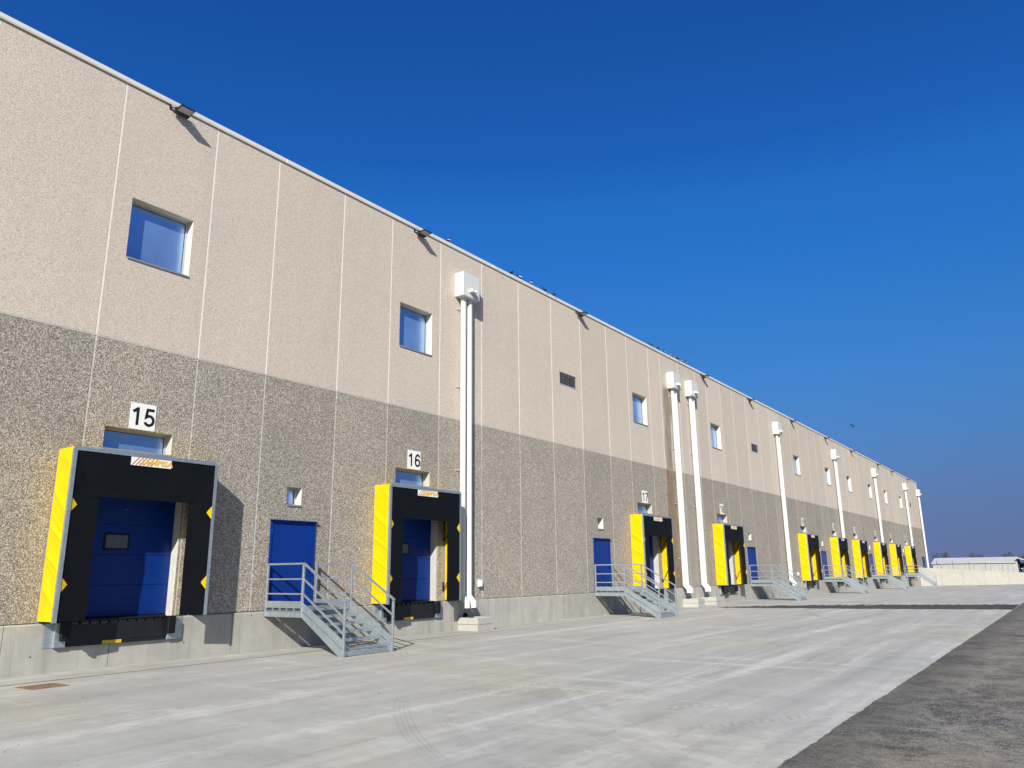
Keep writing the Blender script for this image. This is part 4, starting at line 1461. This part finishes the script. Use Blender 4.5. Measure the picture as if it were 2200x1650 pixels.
# long pale shed beyond
YS0 = 170.0
sx0, sx1 = at_y(2003, 1206, YS0).x, at_y(2186, 1210, YS0).x
ts = thing("storage_shed", "long low pale grey shed beyond the end wall", "shed", (0, YS0, 0))
zE, zRg = 1.62, 2.62
MB().box((sx0, 0, -0.4), (sx1, 0.15, zE)).build("front_wall", M["shed_wall"], ts)
b = MB()
b.box((sx0, 0.16, -0.4), (sx0 + 0.15, 9.9, zE)); b.box((sx0, 9.91, -0.4), (sx1 + 3, 10.05, zE))
b.build("rear_wall", M["shed_wall"], ts)
b = MB()
b.prism([(-0.25, zE - 0.02), (5.0, zRg), (10.3, zE - 0.02), (10.3, zE + 0.08), (5.0, zRg + 0.1), (-0.25, zE + 0.08)], 'x', sx0 - 0.2, sx1 - 0.1)
b.prism([(-0.25, 1.70), (5.0, zRg - 0.11), (10.3, zE - 0.12), (10.3, zE - 0.03), (5.0, zRg - 0.01), (-0.25, 1.701)], 'x', sx1 - 0.09, sx1 + 0.0)
b.build("roof", M["shed_roof"], ts)
b = MB()
b.prism([(sx1 + 0.01, 2.55), (sx1 + 3.2, 1.35), (sx1 + 3.2, 1.22), (sx1 + 0.01, 2.42)], 'y', -0.2, 10.0)
b.build("canopy", M["shed_roof"], ts)
MB().bar((sx1 + 3.0, 0, -0.4), (sx1 + 3.0, 0, 1.25), 0.12).build("canopy_post", M["shed_line"], ts)
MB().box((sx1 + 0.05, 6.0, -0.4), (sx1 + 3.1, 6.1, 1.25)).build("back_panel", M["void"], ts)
for pa, pb in ((2022, 2039), (2056, 2074), (2091, 2110), (2128, 2147), (2165, 2176)):
    xa, xb = at_y(pa, 1215, YS0).x, at_y(pb, 1215, YS0).x
    b = MB()
    b.box((xa - 0.04, -0.03, -0.4), (xa + 0.04, -0.001, 1.3)); b.box((xb - 0.04, -0.03, -0.4), (xb + 0.04, -0.001, 1.3)); b.box((xa + 0.04, -0.028, 1.24), (xb - 0.04, -0.001, 1.3))
    b.build("door_frame", M["shed_line"], ts)
    MB().box((xa + 0.041, -0.012, -0.4), (xb - 0.041, -0.001, 1.239)).build("sliding_door", M["shed_wall"], ts)

# blue machine parked under the canopy
tm = thing("utility_tractor", "blue and white machine parked under the far shed canopy", "tractor", (sx1 + 0.95, YS0 + 2.0, -0.35))
b = MB()
b.box((-0.5, -0.9, 0.3), (0.5, 0.9, 0.85), bev=0.05)
b.build("body", M["machine_blue"], tm)
b = MB().box((-0.3, -0.2, 0.86), (0.4, 0.7, 1.25), bev=0.04)
b.box((-0.6, -0.6, 0.87), (-0.31, 0.2, 0.97))
b.build("cab", M["machine_white"], tm)
for x_ in (-0.55, 0.55):
    for y_ in (-0.6, 0.6):
        MB().tube([(x_ - 0.08, y_, 0.3), (x_ + 0.08, y_, 0.3)], 0.3, 16).build("wheel", M["black_rubber"], tm)

# bare trees far behind
def bare_tree(px, py_top, Y, w, seed, lab):
    top = at_y(px, py_top, Y)
    H = top.z + 0.4
    t = thing("bare_tree", lab, "tree", (top.x, Y, -0.4), "bare trees beyond the shed")
    r = random.Random(seed)
    tr, cr = MB(), MB()
    tr.tube([(0, 0, 0), (0.05, 0, H * 0.2), (0, 0.05, H * 0.42)], [0.30, 0.24, 0.18], 8)
    def grow(p, d, L, rad, lev):
        q = p + d * L
        (cr).tube([p, p + d * L * 0.5 + Vector((r.uniform(-1, 1), r.uniform(-1, 1), r.uniform(-.5, .5))) * L * 0.06, q], [rad, rad * 0.8, rad * 0.6], 4 if lev else 6, 0, False)
        if lev >= 5: return
        for _ in range(3 if lev < 4 else 4):
            a = Vector((r.gauss(0, 1), r.gauss(0, 1), r.gauss(0.25, 0.8))).normalized()
            nd = (d * 0.75 + a * 0.75).normalized()
            grow(p + d * L * r.uniform(0.55, 1.0), nd, L * r.uniform(0.55, 0.8), rad * 0.58, lev + 1)
    for k in range(5):
        a = k * 1.26 + r.uniform(-.3, .3)
        d = Vector((math.cos(a) * w, math.sin(a) * w, 1.0)).normalized()
        grow(Vector((0, 0.03, H * r.uniform(0.28, 0.42))), d, H * 0.24, 0.11, 1)
    kz = H / max(v[2] for v in cr.v)
    cr.v = [(v[0] * kz, v[1] * kz, v[2] * kz) for v in cr.v]
    tr.v = [(v[0] * kz, v[1] * kz, v[2] * kz) for v in tr.v]
    tr.build("trunk", M["bark"], t)
    cr.build("crown", M["bark"], t, fix=False)
bare_tree(2020, 1184, 330, 0.9, 2, "bare tree behind the left end of the far shed")
bare_tree(2094, 1184, 330, 0.9, 5, "bare tree behind the middle of the far shed")
bare_tree(2164, 1182, 360, 0.7, 9, "faint bare tree behind the right end of the far shed")
bare_tree(2206, 1188, 340, 0.9, 12, "bare tree at the right edge of the picture beyond the shed")

# ------------------------------------------------------------------ pigeons
def lathe_body(b, pts, n=10, mi=0):
    """pts: (x, z, ry, rz) sections along x"""
    rings = []
    for (x, z, ry, rz) in pts:
        rings.append([(x, ry * math.cos(2 * math.pi * k / n), z + rz * math.sin(2 * math.pi * k / n)) for k in range(n)])
    vs = [v for r_ in rings for v in r_]
    fs = [(i * n + j, i * n + (j + 1) % n, (i + 1) * n + (j + 1) % n, (i + 1) * n + j) for i in range(len(pts) - 1) for j in range(n)]
    fs += [tuple(range(n))[::-1], tuple(range((len(pts) - 1) * n, len(pts) * n))]
    b.add(vs, fs, mi, True)
def pigeon_mesh(pale):
    b = MB()
    lathe_body(b, [(-0.20, 0.055, 0.030, 0.006), (-0.12, 0.080, 0.040, 0.018), (-0.06, 0.105, 0.058, 0.045), (0.0, 0.125, 0.068, 0.062), (0.05, 0.150, 0.060, 0.062),
                   (0.075, 0.195, 0.040, 0.045), (0.085, 0.235, 0.030, 0.036), (0.10, 0.262, 0.028, 0.030), (0.12, 0.268, 0.018, 0.018), (0.145, 0.262, 0.005, 0.005)])
    for sy in (-1, 1):
        b.tube([(0.0, sy * 0.022, 0.075), (0.005, sy * 0.024, 0.004), (0.035, sy * 0.026, 0.0)], 0.006, 5, 0)
        b.add([(0.05, sy * 0.064, 0.15), (-0.05, sy * 0.066, 0.135), (-0.17, sy * 0.035, 0.078), (-0.06, sy * 0.070, 0.09), (0.03, sy * 0.074, 0.105)], [(0, 1, 2, 3, 4)], 1)
    return b.mesh("pigeon", [M["bird_dark"], M["bird_pale"] if pale else M["bird_dark"]], fix=False)
PG = [pigeon_mesh(False), pigeon_mesh(True)]
ZC = ZR + 0.109
birds = [(20.05, 1, 0.4)] + [(y, k, a) for y, k, a in ((24.05, 0, 0.3), (24.62, 1, 2.8), (25.45, 1, 0.2), (26.55, 0, 1.6), (27.3, 0, 1.4))] + \
        [(y, k, a) for y, k, a in ((37.0, 0, 2.2), (38.0, 0, 1.2), (38.75, 1, 0.5), (39.5, 1, 0.3), (40.05, 1, 0.4), (40.6, 0, 1.5), (41.15, 1, 0.2), (41.75, 1, 0.5))]
lab_b = ["lone pigeon perched on the roof edge above the first downpipe"]
lab_b += [f"{ORD[i]} pigeon from the left in the loose group above the first vent" for i in range(5)]
lab_b += [f"{ORD[i]} pigeon from the left in the tight row above the paired downpipes" for i in range(8)]
for (y, k, a), lab in zip(birds, lab_b):
    o = link(bpy.data.objects.new("pigeon", PG[k]))
    o.location = (-0.02, y, ZC)
    o.rotation_euler = (0, 0, a + 1.2)
    o.scale = (0.92, 0.92, 0.92)
    tag(o, lab, "bird", "pigeons on the roof edge")
b = MB()
lathe_body(b, [(-0.20, 0, 0.05, 0.006), (-0.10, 0, 0.035, 0.02), (0.0, 0.0, 0.055, 0.05), (0.10, 0.01, 0.04, 0.04), (0.16, 0.02, 0.024, 0.024), (0.20, 0.015, 0.006, 0.006)])
for sy in (-1, 1):
    b.add([(0.08, sy * 0.03, 0.02), (-0.06, sy * 0.03, 0.02), (-0.10, sy * 0.20, 0.10), (-0.12, sy * 0.36, 0.12), (0.0, sy * 0.34, 0.13), (0.08, sy * 0.18, 0.10)], [(0, 1, 2, 3, 4, 5)], 0)
    b.add([(0.08, sy * 0.03, 0.014), (-0.06, sy * 0.03, 0.014), (-0.10, sy * 0.20, 0.094), (-0.12, sy * 0.36, 0.116), (0.0, sy * 0.34, 0.124), (0.08, sy * 0.18, 0.094)], [(0, 1, 2, 3, 4, 5)], 0)
pos = at_y(1833, 916, 55)
o = b.build("flying_bird", M["bird_dark"], None, pos, fix=False)
o.rotation_euler = (0.5, -0.2, 0.7)
o.scale = (0.75, 0.75, 0.75)
tag(o, "dark bird flying alone in the blue sky right of the roofline", "bird")
